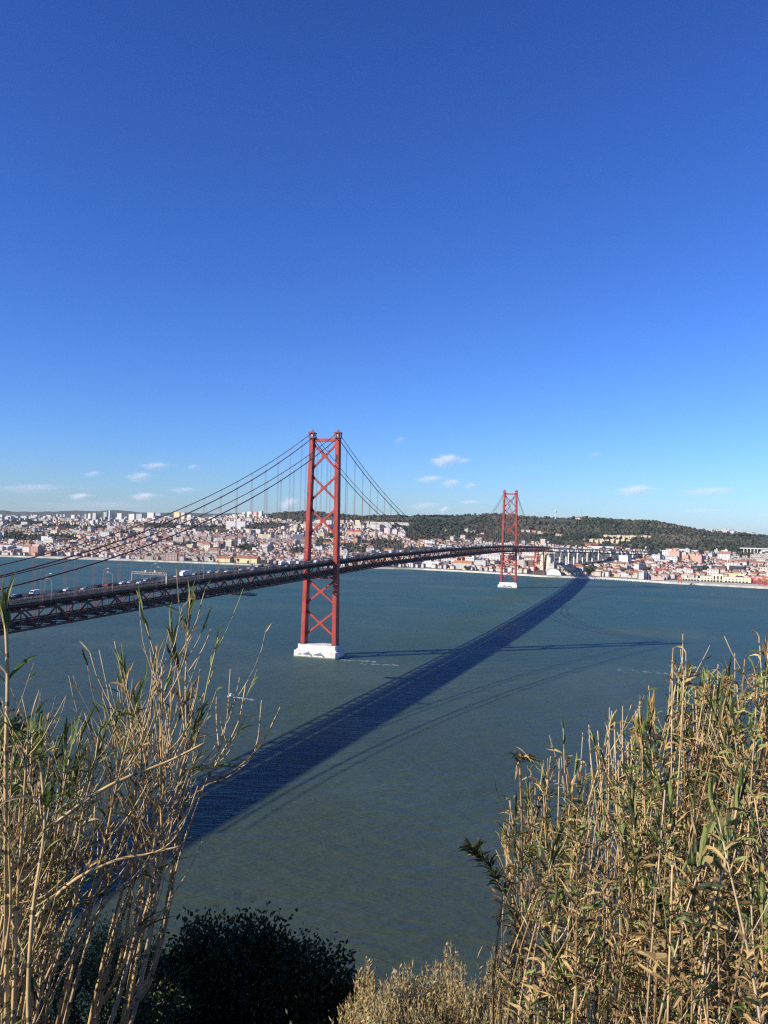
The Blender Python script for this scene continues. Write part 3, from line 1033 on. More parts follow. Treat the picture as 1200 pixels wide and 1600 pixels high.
# ------------------------------------------------------------------ approach viaduct on the far bank
VC = [(0, 1712), (15, 1768), (26, 1837), (42, 1906), (62, 1973), (86, 2039), (116, 2101), (149, 2164), (182, 2225), (214, 2287), (248, 2349), (283, 2409), (319, 2469), (360, 2530), (405, 2590)]
VZ = np.interp(np.arange(len(VC)), [0, 3, 6, 10, 14], [67.5, 63.5, 60.0, 53.0, 45.0])
via = thing('viaduct', 'grey double-deck road and rail viaduct on white portal columns behind the far tower', 'viaduct', (0, 1712, 0))


def vloc(p): return (p[0], p[1]-1712, p[2])


mbs = [MB(), MB(), MB()]
for k in range(len(VC)-1):
    (xa, ya), (xb, yb) = VC[k], VC[k+1]
    za, zb = VZ[k], VZ[k+1]
    mbs[0].bar(vloc((xa, ya, za-.6)), vloc((xb, yb, zb-.6)), 21, 1.3)
    mbs[1].bar(vloc((xa, ya, za-9.8)), vloc((xb, yb, zb-9.8)), 12, 3.2)
    dx, dy = xb-xa, yb-ya; L = math.hypot(dx, dy); nx, ny = dy/L, -dx/L
    for s in (-10.2, 10.2):
        mbs[2].bar(vloc((xa+nx*s, ya+ny*s, za+.6)), vloc((xb+nx*s, yb+ny*s, zb+.6)), 0.25, 1.0)
mbs[0].build('road_slab', CONCG, via); mbs[1].build('rail_girder', STEELDK, via); mbs[2].build('parapet', CONCG, via)
for k in range(1, len(VC)):
    (xa, ya) = VC[k]; (xp, yp) = VC[k-1]
    dx, dy = xa-xp, ya-yp; L = math.hypot(dx, dy); nx, ny = dy/L, -dx/L
    g = float(tz(xa, ya)[0])-1
    mb = MB()
    zr = VZ[k]
    for s in (-1, 1):
        mb.bar(vloc((xa+nx*s*8.2, ya+ny*s*8.2, g)), vloc((xa+nx*s*8.2, ya+ny*s*8.2, zr-1.3)), 3.0, 4.2, (dx/L, dy/L, 0))
    mb.bar(vloc((xa-nx*6.9, ya-ny*6.9, zr-12.6)), vloc((xa+nx*6.9, ya+ny*6.9, zr-12.6)), 2.6, 2.2)
    mb.bar(vloc((xa-nx*10, ya-ny*10, zr-2.0)), vloc((xa+nx*10, ya+ny*10, zr-2.0)), 2.3, 1.4)
    mb.build('column', CONC, via)

# ------------------------------------------------------------------ landmark buildings of the far bank
WHITE, CREAM, YELLOW, PINK, GREY, OCHRE, BEIGE = (0.5504, 0.5332, 0.4988), (0.4988, 0.4386, 0.3354), (0.5676, 0.4472, 0.2322), (0.516, 0.3096, 0.2494), (0.3612, 0.3612, 0.3612), (0.473, 0.3096, 0.1462), (0.473, 0.43, 0.3612)
TILE, TILE2, RUST, FLAT, DARK = (0.2808, 0.1131, 0.0663), (0.2574, 0.1326, 0.0897), (0.351, 0.0663, 0.0468), (0.351, 0.3432, 0.3276), (0.0546, 0.0585, 0.0702)
FOOT = []            # (x, y, radius) kept clear of the filler houses


def paint(o, c):
    o.color = (*c, 1)
    return o


def hero(name, label, cat, x0, x1, yb, yt, wall, roof='flat', roofc=FLAT, deep=None, turn=None, pitch=0.3, windows=True, group=None, dist=None, lo=1800):
    """a building standing where the photograph shows it: px span x0..x1, foot yb, top yt"""
    xc = (x0+x1)/2
    if turn is None: turn = -0.6 if xc < 450 else -0.4 if xc < 700 else -0.22
    if dist is None: p, d = ground_at(xc, yb, lo=lo)
    else:
        d = dist; q = at_depth(xc, yb, d); p = np.array([q[0], q[1], float(tz(q[0], q[1])[0])])
    w = (x1-x0)*d/FOC
    top = at_depth(xc, yt, d)[2]
    h = max(top-p[2], 3.0)
    dp = deep if deep else min(max(w*0.6, 9), 22)
    az = YAW+math.atan((xc-600)/FOC)
    rot = -az+turn
    w = max((w-abs(math.sin(turn))*dp)/max(math.cos(turn), .3), w*0.5)
    c = (p[0]+math.sin(az)*dp/2, p[1]+math.cos(az)*dp/2, p[2])
    t = thing(name, label, cat, c, rot, group)
    rh = 0.0
    if roof in ('gable', 'hip'): rh = min(min(w, dp)*pitch, h*0.5)
    mb = MB(); mb.box(0, 0, -2.5, w, dp, h-rh+2.5)
    paint(mb.build('wall', WALL if windows else PLAIN, t), wall)
    mb = MB()
    if roof == 'flat':
        mb.box(0, 0, h, w+.5, dp+.5, 0.7)
        if w > 9: mb.box(w*0.2, 0, h+.7, min(w*.25, 6), dp*.4, 2.2)
    elif w >= dp: mb.gable(0, 0, h-rh, w, dp, rh, 0, 1.0 if roof == 'hip' else 0.0)
    else: mb.gable(0, 0, h-rh, dp, w, rh, math.pi/2, 1.0 if roof == 'hip' else 0.0)
    paint(mb.build('roof', ROOF, t), roofc)
    FOOT.append((c[0], c[1], max(w, dp)*0.55))
    return t, w, h, dp


B = 'building'
G1 = 'apartment towers on the left skyline'
for (x0, x1, yb, yt, c, lab) in [
    (88, 91.5, 811, 803.5, WHITE, 'slim white apartment tower, leftmost of the small trio on the left skyline'),
    (94, 97.2, 811, 804, WHITE, 'slim white apartment tower, middle one of the small trio on the left skyline'),
    (99, 102.3, 811, 803.5, WHITE, 'slim white apartment tower, right one of the small trio on the left skyline'),
    (111, 118, 812, 804.5, WHITE, 'broad low white block just right of the small skyline trio of towers'),
    (121, 126, 812, 804.5, GREY, 'grey skyline block between the small tower trio and the tall tower cluster'),
    (132, 136.5, 813, 803, GREY, 'grey narrow tower at the left end of the tall skyline tower cluster'),
    (137.3, 143, 815, 802.5, WHITE, 'white tower, first broad one from the left of the tall skyline cluster'),
    (144.5, 151, 815, 801.5, BEIGE, 'beige-white tower beside the yellow tower in the tall skyline cluster'),
    (152, 156, 815, 802.5, YELLOW, 'narrow tower with a yellow face in the tall skyline cluster'),
    (161.5, 168, 815, 800, GREY, 'grey-blue tower immediately left of the tallest skyline tower'),
    (169.3, 173, 815, 797.8, WHITE, 'tallest and slimmest white tower on the left skyline'),
    (174.5, 179.5, 815, 803, CREAM, 'cream tower immediately right of the tallest skyline tower'),
    (183, 191, 814, 802, WHITE, 'wide white tower, second right of the tallest skyline tower'),
    (201, 211, 815, 803, WHITE, 'white apartment block, left one of a matched pair at the skyline'),
    (212.8, 223, 815, 803, GREY, 'greyer apartment block, right one of a matched pair at the skyline'),
    (230, 241, 811, 801, WHITE, 'white balconied block left of the cream pair on the skyline'),
    (243, 252, 811, 802, GREY, 'grey block partly behind the upper bridge cable on the skyline'),
    (271.3, 282, 812, 800.5, YELLOW, 'yellow-cream apartment block crossed by a bridge cable on the skyline'),
    (282.8, 290, 812, 801, CREAM, 'cream apartment block right against the yellow-cream skyline block'),
    (291, 300, 813, 804.5, WHITE, 'white block, lower neighbour right of the cream skyline blocks'),
    (0, 5, 814, 804, WHITE, 'white block at the left picture edge below the dark far hills'),
    (378, 385, 808, 801, WHITE, 'white hilltop block, leftmost of the cluster left of the near tower'),
    (386, 395, 808, 799.5, WHITE, 'tall white hilltop block in the middle of the cluster left of the near tower'),
    (396, 403, 808, 800.5, PINK, 'pinkish hilltop block in the cluster left of the near tower'),
    (404, 411, 808, 799, CREAM, 'cream hilltop block, rightmost of the cluster left of the near tower'),
]:
    hero('apartment_tower', lab, 'apartment block', x0, x1, yb, yt, tuple(min(.78, v*1.3) for v in c), group=G1, turn=-0.55, deep=14)
for k, (x0, x1) in enumerate([(9, 20), (21, 31), (33, 44), (46, 58)]):
    hero('office_block', 'long white hillside block, %s of the row below the dark far hills' % ['leftmost', 'second from the left', 'third from the left', 'rightmost'][k], B, x0, x1, 812, 806.3+0.5*(k % 2), WHITE, group='white blocks below the far hills')
# power station
ps, w_, h_, dp_ = hero('power_station', 'brick power station with four pale chimneys beside the white storage sheds', 'power station', 48, 69, 868, 854, (0.50, 0.27, 0.20), deep=34, windows=True)
mb = MB(); mb.box(0, -4, h_, w_*0.9, 14, 6.0); paint(mb.build('upper_hall', WALL, ps), (0.62, 0.45, 0.36))
for k, x in enumerate((-0.28, -0.04, 0.2, 0.4)):
    mb = MB(); mb.tube([(x*w_, 4, h_-2), (x*w_, 4, h_+15.5)], [1.9, 1.5], 10); paint(mb.build('chimney', PLAIN, ps), (0.62, 0.60, 0.58))
hero('brick_shed', 'low brick shed right of the power station on the shore', 'shed', 70, 83, 869, 862, (0.52, 0.33, 0.26), 'gable', TILE2)
hero('storage_shed', 'big white storage shed at the left picture edge by the shore', 'shed', -14, 24, 863, 852, WHITE, 'gable', (0.7, 0.7, 0.7), deep=45, pitch=0.1, windows=False)
hero('storage_shed', 'white storage shed between the round tank and the power station', 'shed', 25, 47, 862, 853, WHITE, 'gable', (0.68, 0.7, 0.72), deep=40, pitch=0.1, windows=False)
hero('blue_shed', 'small blue-white shed touching the power station on its left', 'shed', 38, 47.5, 865.5, 855, (0.55, 0.62, 0.70), windows=False)
for x, r, yt, lab in ((25, 7, 857, 'large white round storage tank on the left shore'), (13, 3, 861, 'smaller white round tank left of the large shore tank')):
    p, d = ground_at(x, 866.5)
    R_ = r*d/FOC; hh = at_depth(x, yt, d)[2]-p[2]
    t = thing('storage_tank', lab, 'tank', (p[0], p[1]+R_, p[2]))
    mb = MB(); mb.tube([(0, 0, -2), (0, 0, hh)], R_, 24); paint(mb.build('shell', PLAIN, t), WHITE)
    mb = MB(); mb.tube([(0, 0, hh), (0, 0, hh+1.4)], [R_*1.02, 0.5], 24); paint(mb.build('lid', PLAIN, t), (0.62, 0.64, 0.66))
    FOOT.append((p[0], p[1]+R_, R_+4))
for (nm, lab, x0, x1, yb, yt, c, rf, rc, kw) in [
    ('long_building', 'long cream waterfront building with red tile roof, left of the two joined ones', 337, 366, 878.5, 869, (0.62, 0.52, 0.28), 'gable', TILE, {}),
    ('long_building', 'long yellow waterfront building with red roof and central gable near the bridge deck', 366.5, 408, 880, 869, (0.66, 0.55, 0.28), 'gable', TILE, {}),
    ('barracks', 'long cream barracks with red tile roof above the waterfront houses', 240, 284, 857.5, 851.5, WHITE, 'gable', TILE, {}),
    ('barracks', 'long cream row with red roof crossed by the lower bridge cable', 196, 238, 849, 842, CREAM, 'gable', TILE, {}),
    ('barracks', 'long row with red roof left of the crossed cables on the slope', 240, 255, 851, 845, YELLOW, 'gable', TILE, {}),
    ('waterfront_hall', 'pale waterfront hall with low roof below the cream barracks', 281, 302, 868, 862, CREAM, 'flat', FLAT, {}),
    ('waterfront_hall', 'dark glass waterfront pavilion beside the white beach', 236, 250, 873, 868, DARK, 'flat', FLAT, {}),
    ('waterfront_hall', 'yellow waterfront house with flat roof left of the dark pavilion', 222, 235, 872, 865, YELLOW, 'flat', FLAT, {}),
    ('convent', 'long white hillside building with a shaded right end above the green field', 353, 385, 825, 814.5, (0.72, 0.68, 0.64), 'flat', FLAT, dict(turn=-0.3)),
    ('white_row', 'row of white flats above the cream school left of the near tower', 384, 411, 833.5, 827, WHITE, 'flat', FLAT, {}),
    ('school', 'broad cream building with flat roof left of the near tower', 403, 428, 843.5, 835, CREAM, 'flat', FLAT, {}),
    ('dark_block', 'bluish dark office block touching the left leg of the near tower', 459, 477, 846.5, 835, (0.10, 0.12, 0.17), 'flat', FLAT, {}),
    ('white_flats', 'white block of flats seen between the legs of the near tower', 504, 521, 823.5, 813, WHITE, 'flat', FLAT, {}),
    ('white_flats', 'smaller white flats just inside the left leg of the near tower', 491.5, 503, 820, 812.5, WHITE, 'flat', FLAT, {}),
    ('orange_block', 'orange apartment block just right of the near tower below the ridge', 531, 538.5, 820.5, 813, (0.62, 0.36, 0.22), 'flat', FLAT, {}),
    ('yellow_house', 'yellow cubic block seen low between the legs of the near tower', 497.5, 509, 842.5, 832.5, YELLOW, 'flat', FLAT, {}),
    ('white_hall', 'long white hall with red roof behind the right leg of the near tower', 503, 560, 853, 847, WHITE, 'gable', TILE, {}),
    ('white_hall', 'long white hall with red roof right of the near tower above dark trees', 562, 581, 855, 848.5, WHITE, 'gable', TILE, {}),
    ('red_roof_school', 'wide building under a large red roof right of the near tower', 540, 568, 835.5, 828, (0.55, 0.34, 0.26), 'hip', RUST, {}),
    ('prison', 'very long white wall-like building along the foot of the ridge', 578, 640, 821.5, 816, WHITE, 'flat', FLAT, dict(deep=14, windows=False, turn=-0.15)),
    ('orange_tower', 'small orange tower block at the left end of the long white building', 571.5, 578, 822, 815, (0.62, 0.42, 0.18), 'flat', FLAT, {}),
    ('white_terrace', 'stepped white flats under the long white building', 552, 572, 827.5, 821, WHITE, 'flat', FLAT, {}),
    ('white_terrace', 'white flats under the right part of the long white building', 573, 595, 827, 819.5, WHITE, 'flat', FLAT, {}),
    ('cream_flats', 'cream flats left of the rounded pinkish block', 576, 590, 839, 832, CREAM, 'flat', FLAT, {}),
    ('round_flats', 'pinkish white block with a bright side beside the bridge cables', 600, 612, 836.5, 825, (0.60, 0.50, 0.48), 'flat', FLAT, dict(turn=-0.5)),
    ('round_flats', 'grey-white block with a bright side, right neighbour of the pinkish one', 613, 623, 836.5, 827.5, (0.62, 0.60, 0.60), 'flat', FLAT, dict(turn=-0.5)),
    ('green_flats', 'pale green block at the edge of the woods beside the bridge cables', 626, 633, 834, 828, (0.52, 0.64, 0.56), 'flat', FLAT, {}),
    ('orange_roof_hall', 'low hall under an orange roof where the bridge cable meets the deck', 675, 693, 847.5, 842, CREAM, 'gable', (0.50, 0.20, 0.09), {}),
    ('orange_roof_hall', 'pink-walled hall with orange roof left of the cable end at the deck', 652, 672, 849, 843, PINK, 'gable', (0.48, 0.20, 0.10), {}),
    ('white_shed', 'long low white shed on the shore under the bridge deck', 653, 691.5, 886.5, 877.5, WHITE, 'gable', (0.70, 0.70, 0.69), dict(pitch=0.12, windows=False, deep=30)),
    ('dark_shed', 'dark low building between the white shed and the orange-roofed flats', 692.5, 704, 887, 877, (0.16, 0.16, 0.18), 'flat', FLAT, {}),
    ('waterfront_flats', 'white waterfront flats with orange roof, left of the pair by the far tower', 708, 739, 889, 876, WHITE, 'gable', (0.50, 0.19, 0.08), {}),
    ('orange_row', 'orange-walled row behind the left waterfront flats', 711, 740, 877.5, 871, (0.60, 0.33, 0.17), 'gable', (0.50, 0.19, 0.08), {}),
    ('waterfront_flats', 'grey-white waterfront flats, right of the pair by the far tower', 741.5, 761, 890, 875.5, WHITE, 'flat', FLAT, {}),
    ('striped_block', 'tall block with orange and grey upright stripes right of the far tower', 808, 821, 892, 875, (0.62, 0.58, 0.53), 'flat', FLAT, {}),
    ('brown_block', 'dark brown brick block right of the striped one by the far tower', 822, 834, 892, 875.5, (0.17, 0.10, 0.085), 'flat', FLAT, {}),
    ('castle', 'small cream castle-like house on the wooded hillside', 725.5, 732, 833.5, 826.5, CREAM, 'flat', FLAT, {}),
    ('grey_box', 'bluish grey windowless box building under the viaduct start', 866.5, 882, 891, 880, (0.34, 0.39, 0.47), 'flat', FLAT, dict(windows=False)),
    ('red_roof_hall', 'hall under a bright red roof above the viaduct', 909, 936, 853.5, 848.5, PINK, 'gable', RUST, {}),
    ('white_depot', 'long white depot roof just above the viaduct', 918, 960, 858.5, 853.5, WHITE, 'gable', (0.75, 0.75, 0.75), dict(pitch=0.15, windows=False)),
    ('pink_flats', 'pink row beyond the end of the white depot', 961, 973, 858.5, 854, PINK, 'gable', TILE, {}),
    ('cream_row', 'low cream row on the slope right of the pink row', 990, 1012, 861, 857.5, CREAM, 'gable', TILE, {}),
    ('blue_roof_pavilion', 'small pavilion with pale blue roof among trees right of the viaduct', 1028, 1036, 862, 859, WHITE, 'hip', (0.35, 0.50, 0.75), {}),
    ('salmon_flats', 'salmon apartment block with stepped top, left of the three salmon ones', 1046, 1065, 876, 862, PINK, 'flat', (0.5, 0.3, 0.25), dict(turn=-0.4)),
    ('salmon_flats', 'salmon apartment block, lowest and middle of the three salmon ones', 1065.5, 1078, 878, 868.5, (0.56, 0.29, 0.22), 'flat', (0.5, 0.3, 0.25), dict(turn=-0.4)),
    ('salmon_flats', 'salmon apartment block, right of the three salmon ones', 1081, 1100, 883, 868.5, (0.58, 0.31, 0.24), 'flat', (0.5, 0.3, 0.25), dict(turn=-0.4)),
    ('glass_block', 'dark glass office block with white end, leftmost of the three by the terminal', 1079.5, 1100, 893.5, 884, DARK, 'flat', FLAT, {}),
    ('glass_block', 'dark glass office block with white end, middle of the three by the terminal', 1112, 1134, 896.5, 884.5, DARK, 'flat', FLAT, {}),
    ('glass_block', 'widest dark glass office block with white end, right of the three by the terminal', 1140, 1165, 896, 884.5, DARK, 'flat', FLAT, {}),
    ('cream_office', 'cream office with many windows between two dark glass blocks', 1129, 1143, 897, 889.5, (0.62, 0.52, 0.30), 'hip', (0.40, 0.33, 0.2), {}),
    ('yellow_warehouse', 'long yellow warehouse rising behind the terminal', 1133, 1167, 904.5, 896.5, (0.68, 0.52, 0.30), 'flat', (0.55, 0.40, 0.22), dict(windows=False)),
    ('chapel', 'small white house with pointed roof right of the wide glass block', 1183.5, 1191.5, 893, 886, WHITE, 'gable', (0.4, 0.4, 0.42), {}),
    ('red_roof_store', 'long store with red roof and pink end left of the marina crane', 1023, 1055, 896, 888.5, (0.45, 0.38, 0.34), 'gable', RUST, {}),
    ('pink_store', 'long low store with pale pink roof on the quay by the grey mast', 1018, 1040, 907, 901, (0.6, 0.42, 0.36), 'gable', (0.55, 0.40, 0.35), {}),
    ('yellow_row', 'yellow building with red roof behind the marina', 1001, 1016, 892, 886, YELLOW, 'gable', TILE, {}),
    ('white_cliff_flats', 'tall white flats right of the last white viaduct column', 967, 986, 883, 868, (0.66, 0.62, 0.55), 'flat', FLAT, dict(turn=-0.5)),
    ('red_roof_row', 'row under red tile roof right of the tall white flats', 985, 1004, 886, 880, CREAM, 'gable', TILE, {}),
    ('pink_row', 'pink row with red roof above the marina', 1000, 1022, 880, 873, PINK, 'gable', TILE, {}),
]:
    t, w, h, dp = hero(nm, lab, B, x0, x1, yb, yt, c, rf, rc, **kw)
    if nm == 'glass_block':
        mb = MB(); mb.box(-w/2-2.5, 0, -2.5, 5, dp+.6, h+3.0); paint(mb.build('end_wall', PLAIN, t), WHITE)
        for k in range(5):
            mb = MB(); mb.box(0, -dp/2-.06, h*(k+.35)/5.3, w-.8, 0.14, h/9); mb.build('window_band', GLASSD, t)
    if nm == 'striped_block':
        for k in range(4):
            mb = MB(); mb.box(-w/2+w*(k+.5)/4, -dp/2-.1, 0, w/9, 0.3, h); paint(mb.build('stripe', PLAIN, t), ((0.58, 0.26, 0.13), (0.30, 0.34, 0.40))[k % 2])
    if nm == 'salmon_flats':
        for k in range(3):
            mb = MB(); mb.box((-.3+.3*k)*w, 0, h+.7, w*.22, dp*.7, 3.0+1.5*(k % 2)); paint(mb.build('roof_house', PLAIN, t), (0.58, 0.33, 0.26))
    if nm == 'castle':
        mb = MB(); mb.box(w*.22, 0, h, w*.4, dp*.4, 5); paint(mb.build('turret', PLAIN, t), CREAM)
for k in range(11):
    x = 943+75*k/11
    hero('hillside_villa', 'cream terraced villa, %s in the upper row on the right ridge' % (('%s from the left' % ordn(k)) if k else 'leftmost'), 'house', x, x+6.6, 842.2-(.6 if k % 2 else 0)+0.05*k, 835.3+0.12*k+(0.7 if k % 3 else 0), (0.66, 0.52, 0.36), 'gable', (0.55, 0.36, 0.22), group='upper villa row on the right ridge')
for k in range(8):
    x = 921+66*k/8
    hero('hillside_villa', 'sandy low villa, %s in the broken lower row on the right ridge' % (('%s from the left' % ordn(k)) if k else 'leftmost'), 'house', x, x+6.2, 848.5+0.3*(k % 3), 842.5+(k % 2), (0.60, 0.49, 0.30), 'flat', (0.5, 0.42, 0.3), group='lower villa row on the right ridge')
for k, (x, w, y) in enumerate([(812, 8, 831), (822, 7, 832), (829, 9, 832.5), (840, 6, 834), (846, 6, 835.5), (868, 7, 838), (875, 6, 838.5), (695, 6, 832), (734, 5, 833.5), (739, 4, 833), (751, 6, 836), (745, 5, 839), (702, 4, 844), (709, 4, 844)]):
    hero('hillside_villa', 'pale villa among the woods near the far tower, %s' % (('%s such from the left' % ordn(k)) if k else 'leftmost such'), 'house', x, x+w, y, y-4.2, (CREAM, WHITE, PINK)[k % 3], 'gable', (TILE, (0.5, 0.4, 0.3))[k % 2], group='villas in the woods near the far tower')
# the marine terminal
tm = thing('marine_terminal', 'cream two-winged marine terminal with tall arched middle on the right quay', 'terminal', at_z(1130, 911, 4.0), -(YAW+math.atan(530/FOC))-0.02)
d_t = proj(at_z(1130, 911, 4.0))[2]; k_ = d_t/FOC
mb = MB()
for (x0, x1, h, dp) in ((-34, -16.2, 9.0*k_, 16), (-15.8, -0.2, 13.0*k_, 22), (0.2, 40, 9.5*k_, 16)):
    mb.box((x0+x1)/2*k_, dp/2, -1, (x1-x0)*k_, dp, h+1)
mb.box(-50*k_, 8, -1, 31.6*k_, 12, 5.2*k_+1)
paint(mb.build('wall', PLAIN, tm), (0.70, 0.64, 0.44))
mb = MB()
for (x0, x1, h, dp) in ((-34, -16.2, 9.0*k_, 16), (-15.8, -0.2, 13.0*k_, 22), (0.2, 40, 9.5*k_, 16)):
    mb.box((x0+x1)/2*k_, dp/2, h, (x1-x0)*k_+.8, dp+.8, 0.8)
mb.box(-50*k_, 8, 5.2*k_, 31.6*k_+.6, 13, 0.6)
paint(mb.build('roof', ROOF, tm), (0.60, 0.56, 0.46))
for x in list(np.arange(-31, -17, 4.6))+list(np.arange(4, 39, 5.0)):
    mb = MB(); mb.box(x*k_, -.06, 0.5, 2.9*k_, 0.3, 3.4*k_); mb.build('doorway', GLASSD, tm)
    mb = MB(); mb.box(x*k_, -.06, 5.6*k_, 1.5*k_, 0.3, 1.3*k_); mb.build('window', GLASSD, tm)
for x in (-13, -8, -3):
    mb = MB(); mb.box(x*k_, -.06, 0.5, 3.2*k_, 0.3, 3.6*k_); mb.build('doorway', GLASSD, tm)
    mb = MB(); mb.box(x*k_, -.06, 5.2*k_, 2.2*k_, 0.3, 5.4*k_); mb.build('window', GLASSD, tm)
for q in range(7):
    mb = MB(); mb.box((-63.5+4.4*q)*k_, 1.9, 0.5, 3.4*k_, 0.3, 3.3*k_); mb.build('arcade_opening', GLASSD, tm)
FOOT.append((*at_z(1130, 911, 4)[:2], 70)); FOOT.append((*at_z(1082, 909, 4)[:2], 40)); FOOT.append((*at_z(1160, 911, 4)[:2], 50))
# silo
si, w_, h_, dp_ = hero('grain_silo', 'tall cream silo block with orange foot and small roof house on the right', 'silo', 1130, 1139, 873.5, 860, (0.68, 0.58, 0.46), windows=False, turn=-0.45)
mb = MB(); mb.box(0, 0, h_+.7, w_*.4, dp_*.4, 4.5); paint(mb.build('roof_house', PLAIN, si), (0.66, 0.55, 0.45))
mb = MB(); mb.box(0, 0, -2.4, w_+.5, dp_+.5, h_*.3+2); paint(mb.build('orange_foot', PLAIN, si), (0.68, 0.42, 0.13))
# telecom tower
p, d = ground_at(868, 811, lo=3000)
h_ = at_depth(868, 797.5, d)[2]-p[2]; h2 = at_depth(868, 787, d)[2]-p[2]; q = d/FOC
tt = thing('telecom_tower', 'white telecommunication tower with antenna on the ridge right of the far tower', 'tower', p)
mb = MB(); mb.tube([(0, 0, -3), (0, 0, h_*.72), (0, 0, h_*.8), (0, 0, h_*.95), (0, 0, h_)], [1.0*q, 0.9*q, 1.6*q, 1.6*q, 0.8*q], 12); paint(mb.build('shaft', PLAIN, tt), WHITE)
mb = MB(); mb.tube([(0, 0, h_), (0, 0, h2)], [0.3*q, 0.15*q], 6); paint(mb.build('antenna', PLAIN, tt), (0.7, 0.5, 0.48))
p, d = ground_at(909, 812, lo=3000); q = d/FOC
mt = thing('radio_mast', 'thin grey radio mast on the ridge right of the telecom tower', 'mast', p)
mb = MB(); mb.tube([(0, 0, -2), (0, 0, 18*q)], [0.35*q, 0.2*q], 6); paint(mb.build('pole', PLAIN, mt), (0.35, 0.36, 0.4))
hero('ridge_house', 'pale house on the ridge just right of the telecom tower', 'house', 886, 896, 812, 808, (0.55, 0.42, 0.36), 'gable', TILE2, lo=3000)
hero('ridge_house', 'red-roofed house on the ridge left of the radio mast', 'house', 899, 908, 812, 807.5, (0.6, 0.45, 0.4), 'gable', RUST, lo=3000)
hero('ridge_house', 'white lookout house on the ridge right of the radio mast', 'house', 973, 978, 813, 809, WHITE, 'flat', FLAT, lo=3000)
# arched road viaduct far right
p, d = ground_at(1188, 868); q = d/FOC
av = thing('arched_viaduct', 'white road viaduct with one wide arch at the right edge below the ridge', 'viaduct', p, -(YAW+math.atan(588/FOC)))
mb = MB()
zt = 10.0*q
mb.box(0, 0, zt, 60*q, 10, 1.4*q)
for x in (-24, -19, -14, -9, -4): mb.box(x*q, 0, -6, 1.0*q, 7, zt+6)
for k in range(12):
    a0 = math.pi*k/12; a1 = math.pi*(k+1)/12
    mb.bar(((10-12*math.cos(a0))*q, 0, (-1+9.5*math.sin(a0))*q), ((10-12*math.cos(a1))*q, 0, (-1+9.5*math.sin(a1))*q), 7, 1.1*q, (0, 1, 0))
for x in (2, 6, 14, 18): mb.box(x*q, 0, (6 if x in (6, 14) else 3)*q, 0.6*q, 6, zt-(6 if x in (6, 14) else 3)*q)
paint(mb.build('arch_and_deck', PLAIN, av), (0.66, 0.65, 0.60))
FOOT.append((p[0], p[1], 40))
# domed hall and lattice slip by the approach pier
p = at_z(846, 899, 4.0); q = proj(p)[2]/FOC
dh = thing('dock_hall', 'hall under a big dark curved roof beside the red approach pier', 'hall', (p[0]+26, p[1]+20, 4.0))
mb = MB()
prof = [(math.cos(math.pi*k/12)*13*q/1.0, math.sin(math.pi*k/12)*11*q) for k in range(13)]
n = len(mb.v)
for yy in (0, 30):
    for x, z in prof: mb.v.append((x, yy, z))
for k in range(12): mb.face((n+k, n+k+1, n+14+k, n+13+k))
paint(mb.build('curved_roof', ROOF, dh), (0.22, 0.20, 0.19))
mb = MB(); n = 0
for x, z in prof: mb.v.append((x*.96, 0.6, z*.96))
mb.face(tuple(range(13))[::-1])
paint(mb.build('wall', PLAIN, dh), (0.66, 0.65, 0.62))
FOOT.append((p[0]+26, p[1]+30, 34)); FOOT.append((-20, 1500, 30)); FOOT.append((0, 1660, 60)); FOOT.append((12, 1495, 26))

# ------------------------------------------------------------------ houses
random.seed(4)
TEMPL = {}
for nm, rk in (('gable', 0.0), ('hip', 1.0), ('flat', None)):
    t = thing('house', None, None)
    mb = MB(); mb.box(0, 0, -0.35, 1, 1, 1.35)
    w = mb.build('wall', WALL, t)
    for lp in w.data.uv_layers['UVMap'].data: lp.uv = (lp.uv[0]*14, lp.uv[1]*9)
    mb = MB()
    if rk is None:
        mb.box(0, 0, 1.0, 1.04, 1.04, 0.07); mb.box(0.2, 0.1, 1.07, 0.25, 0.3, 0.16)
    else: mb.gable(0, 0, 1.0, 1, 1, 0.36, 0, rk*0.7, over=0.04)
    mb.build('roof', ROOF, t)
    TEMPL[nm] = t
specs = []
WCOL = [('white', WHITE), ('white', (0.4988, 0.473, 0.4472)), ('cream', CREAM), ('cream', (0.5332, 0.4816, 0.4042)), ('yellow', (0.5332, 0.43, 0.2236)), ('pink', (0.4988, 0.344, 0.2924)), ('grey', (0.387, 0.387, 0.3784)), ('ochre', OCHRE)]
WWT = [30, 24, 20, 14, 5, 5, 9, 3]
foot = np.array(FOOT)
OCC = {}


def free(x, y, r):
    if np.any((foot[:, 0]-x)**2+(foot[:, 1]-y)**2 < (foot[:, 2]+r*0.8)**2): return False
    cx, cy = int(x//20), int(y//20)
    for i in (-1, 0, 1):
        for j in (-1, 0, 1):
            for (a, b, rr) in OCC.get((cx+i, cy+j), ()):
                if (a-x)**2+(b-y)**2 < (0.80*(rr+r))**2: return False
    OCC.setdefault((cx, cy), []).append((x, y, r))
    return True


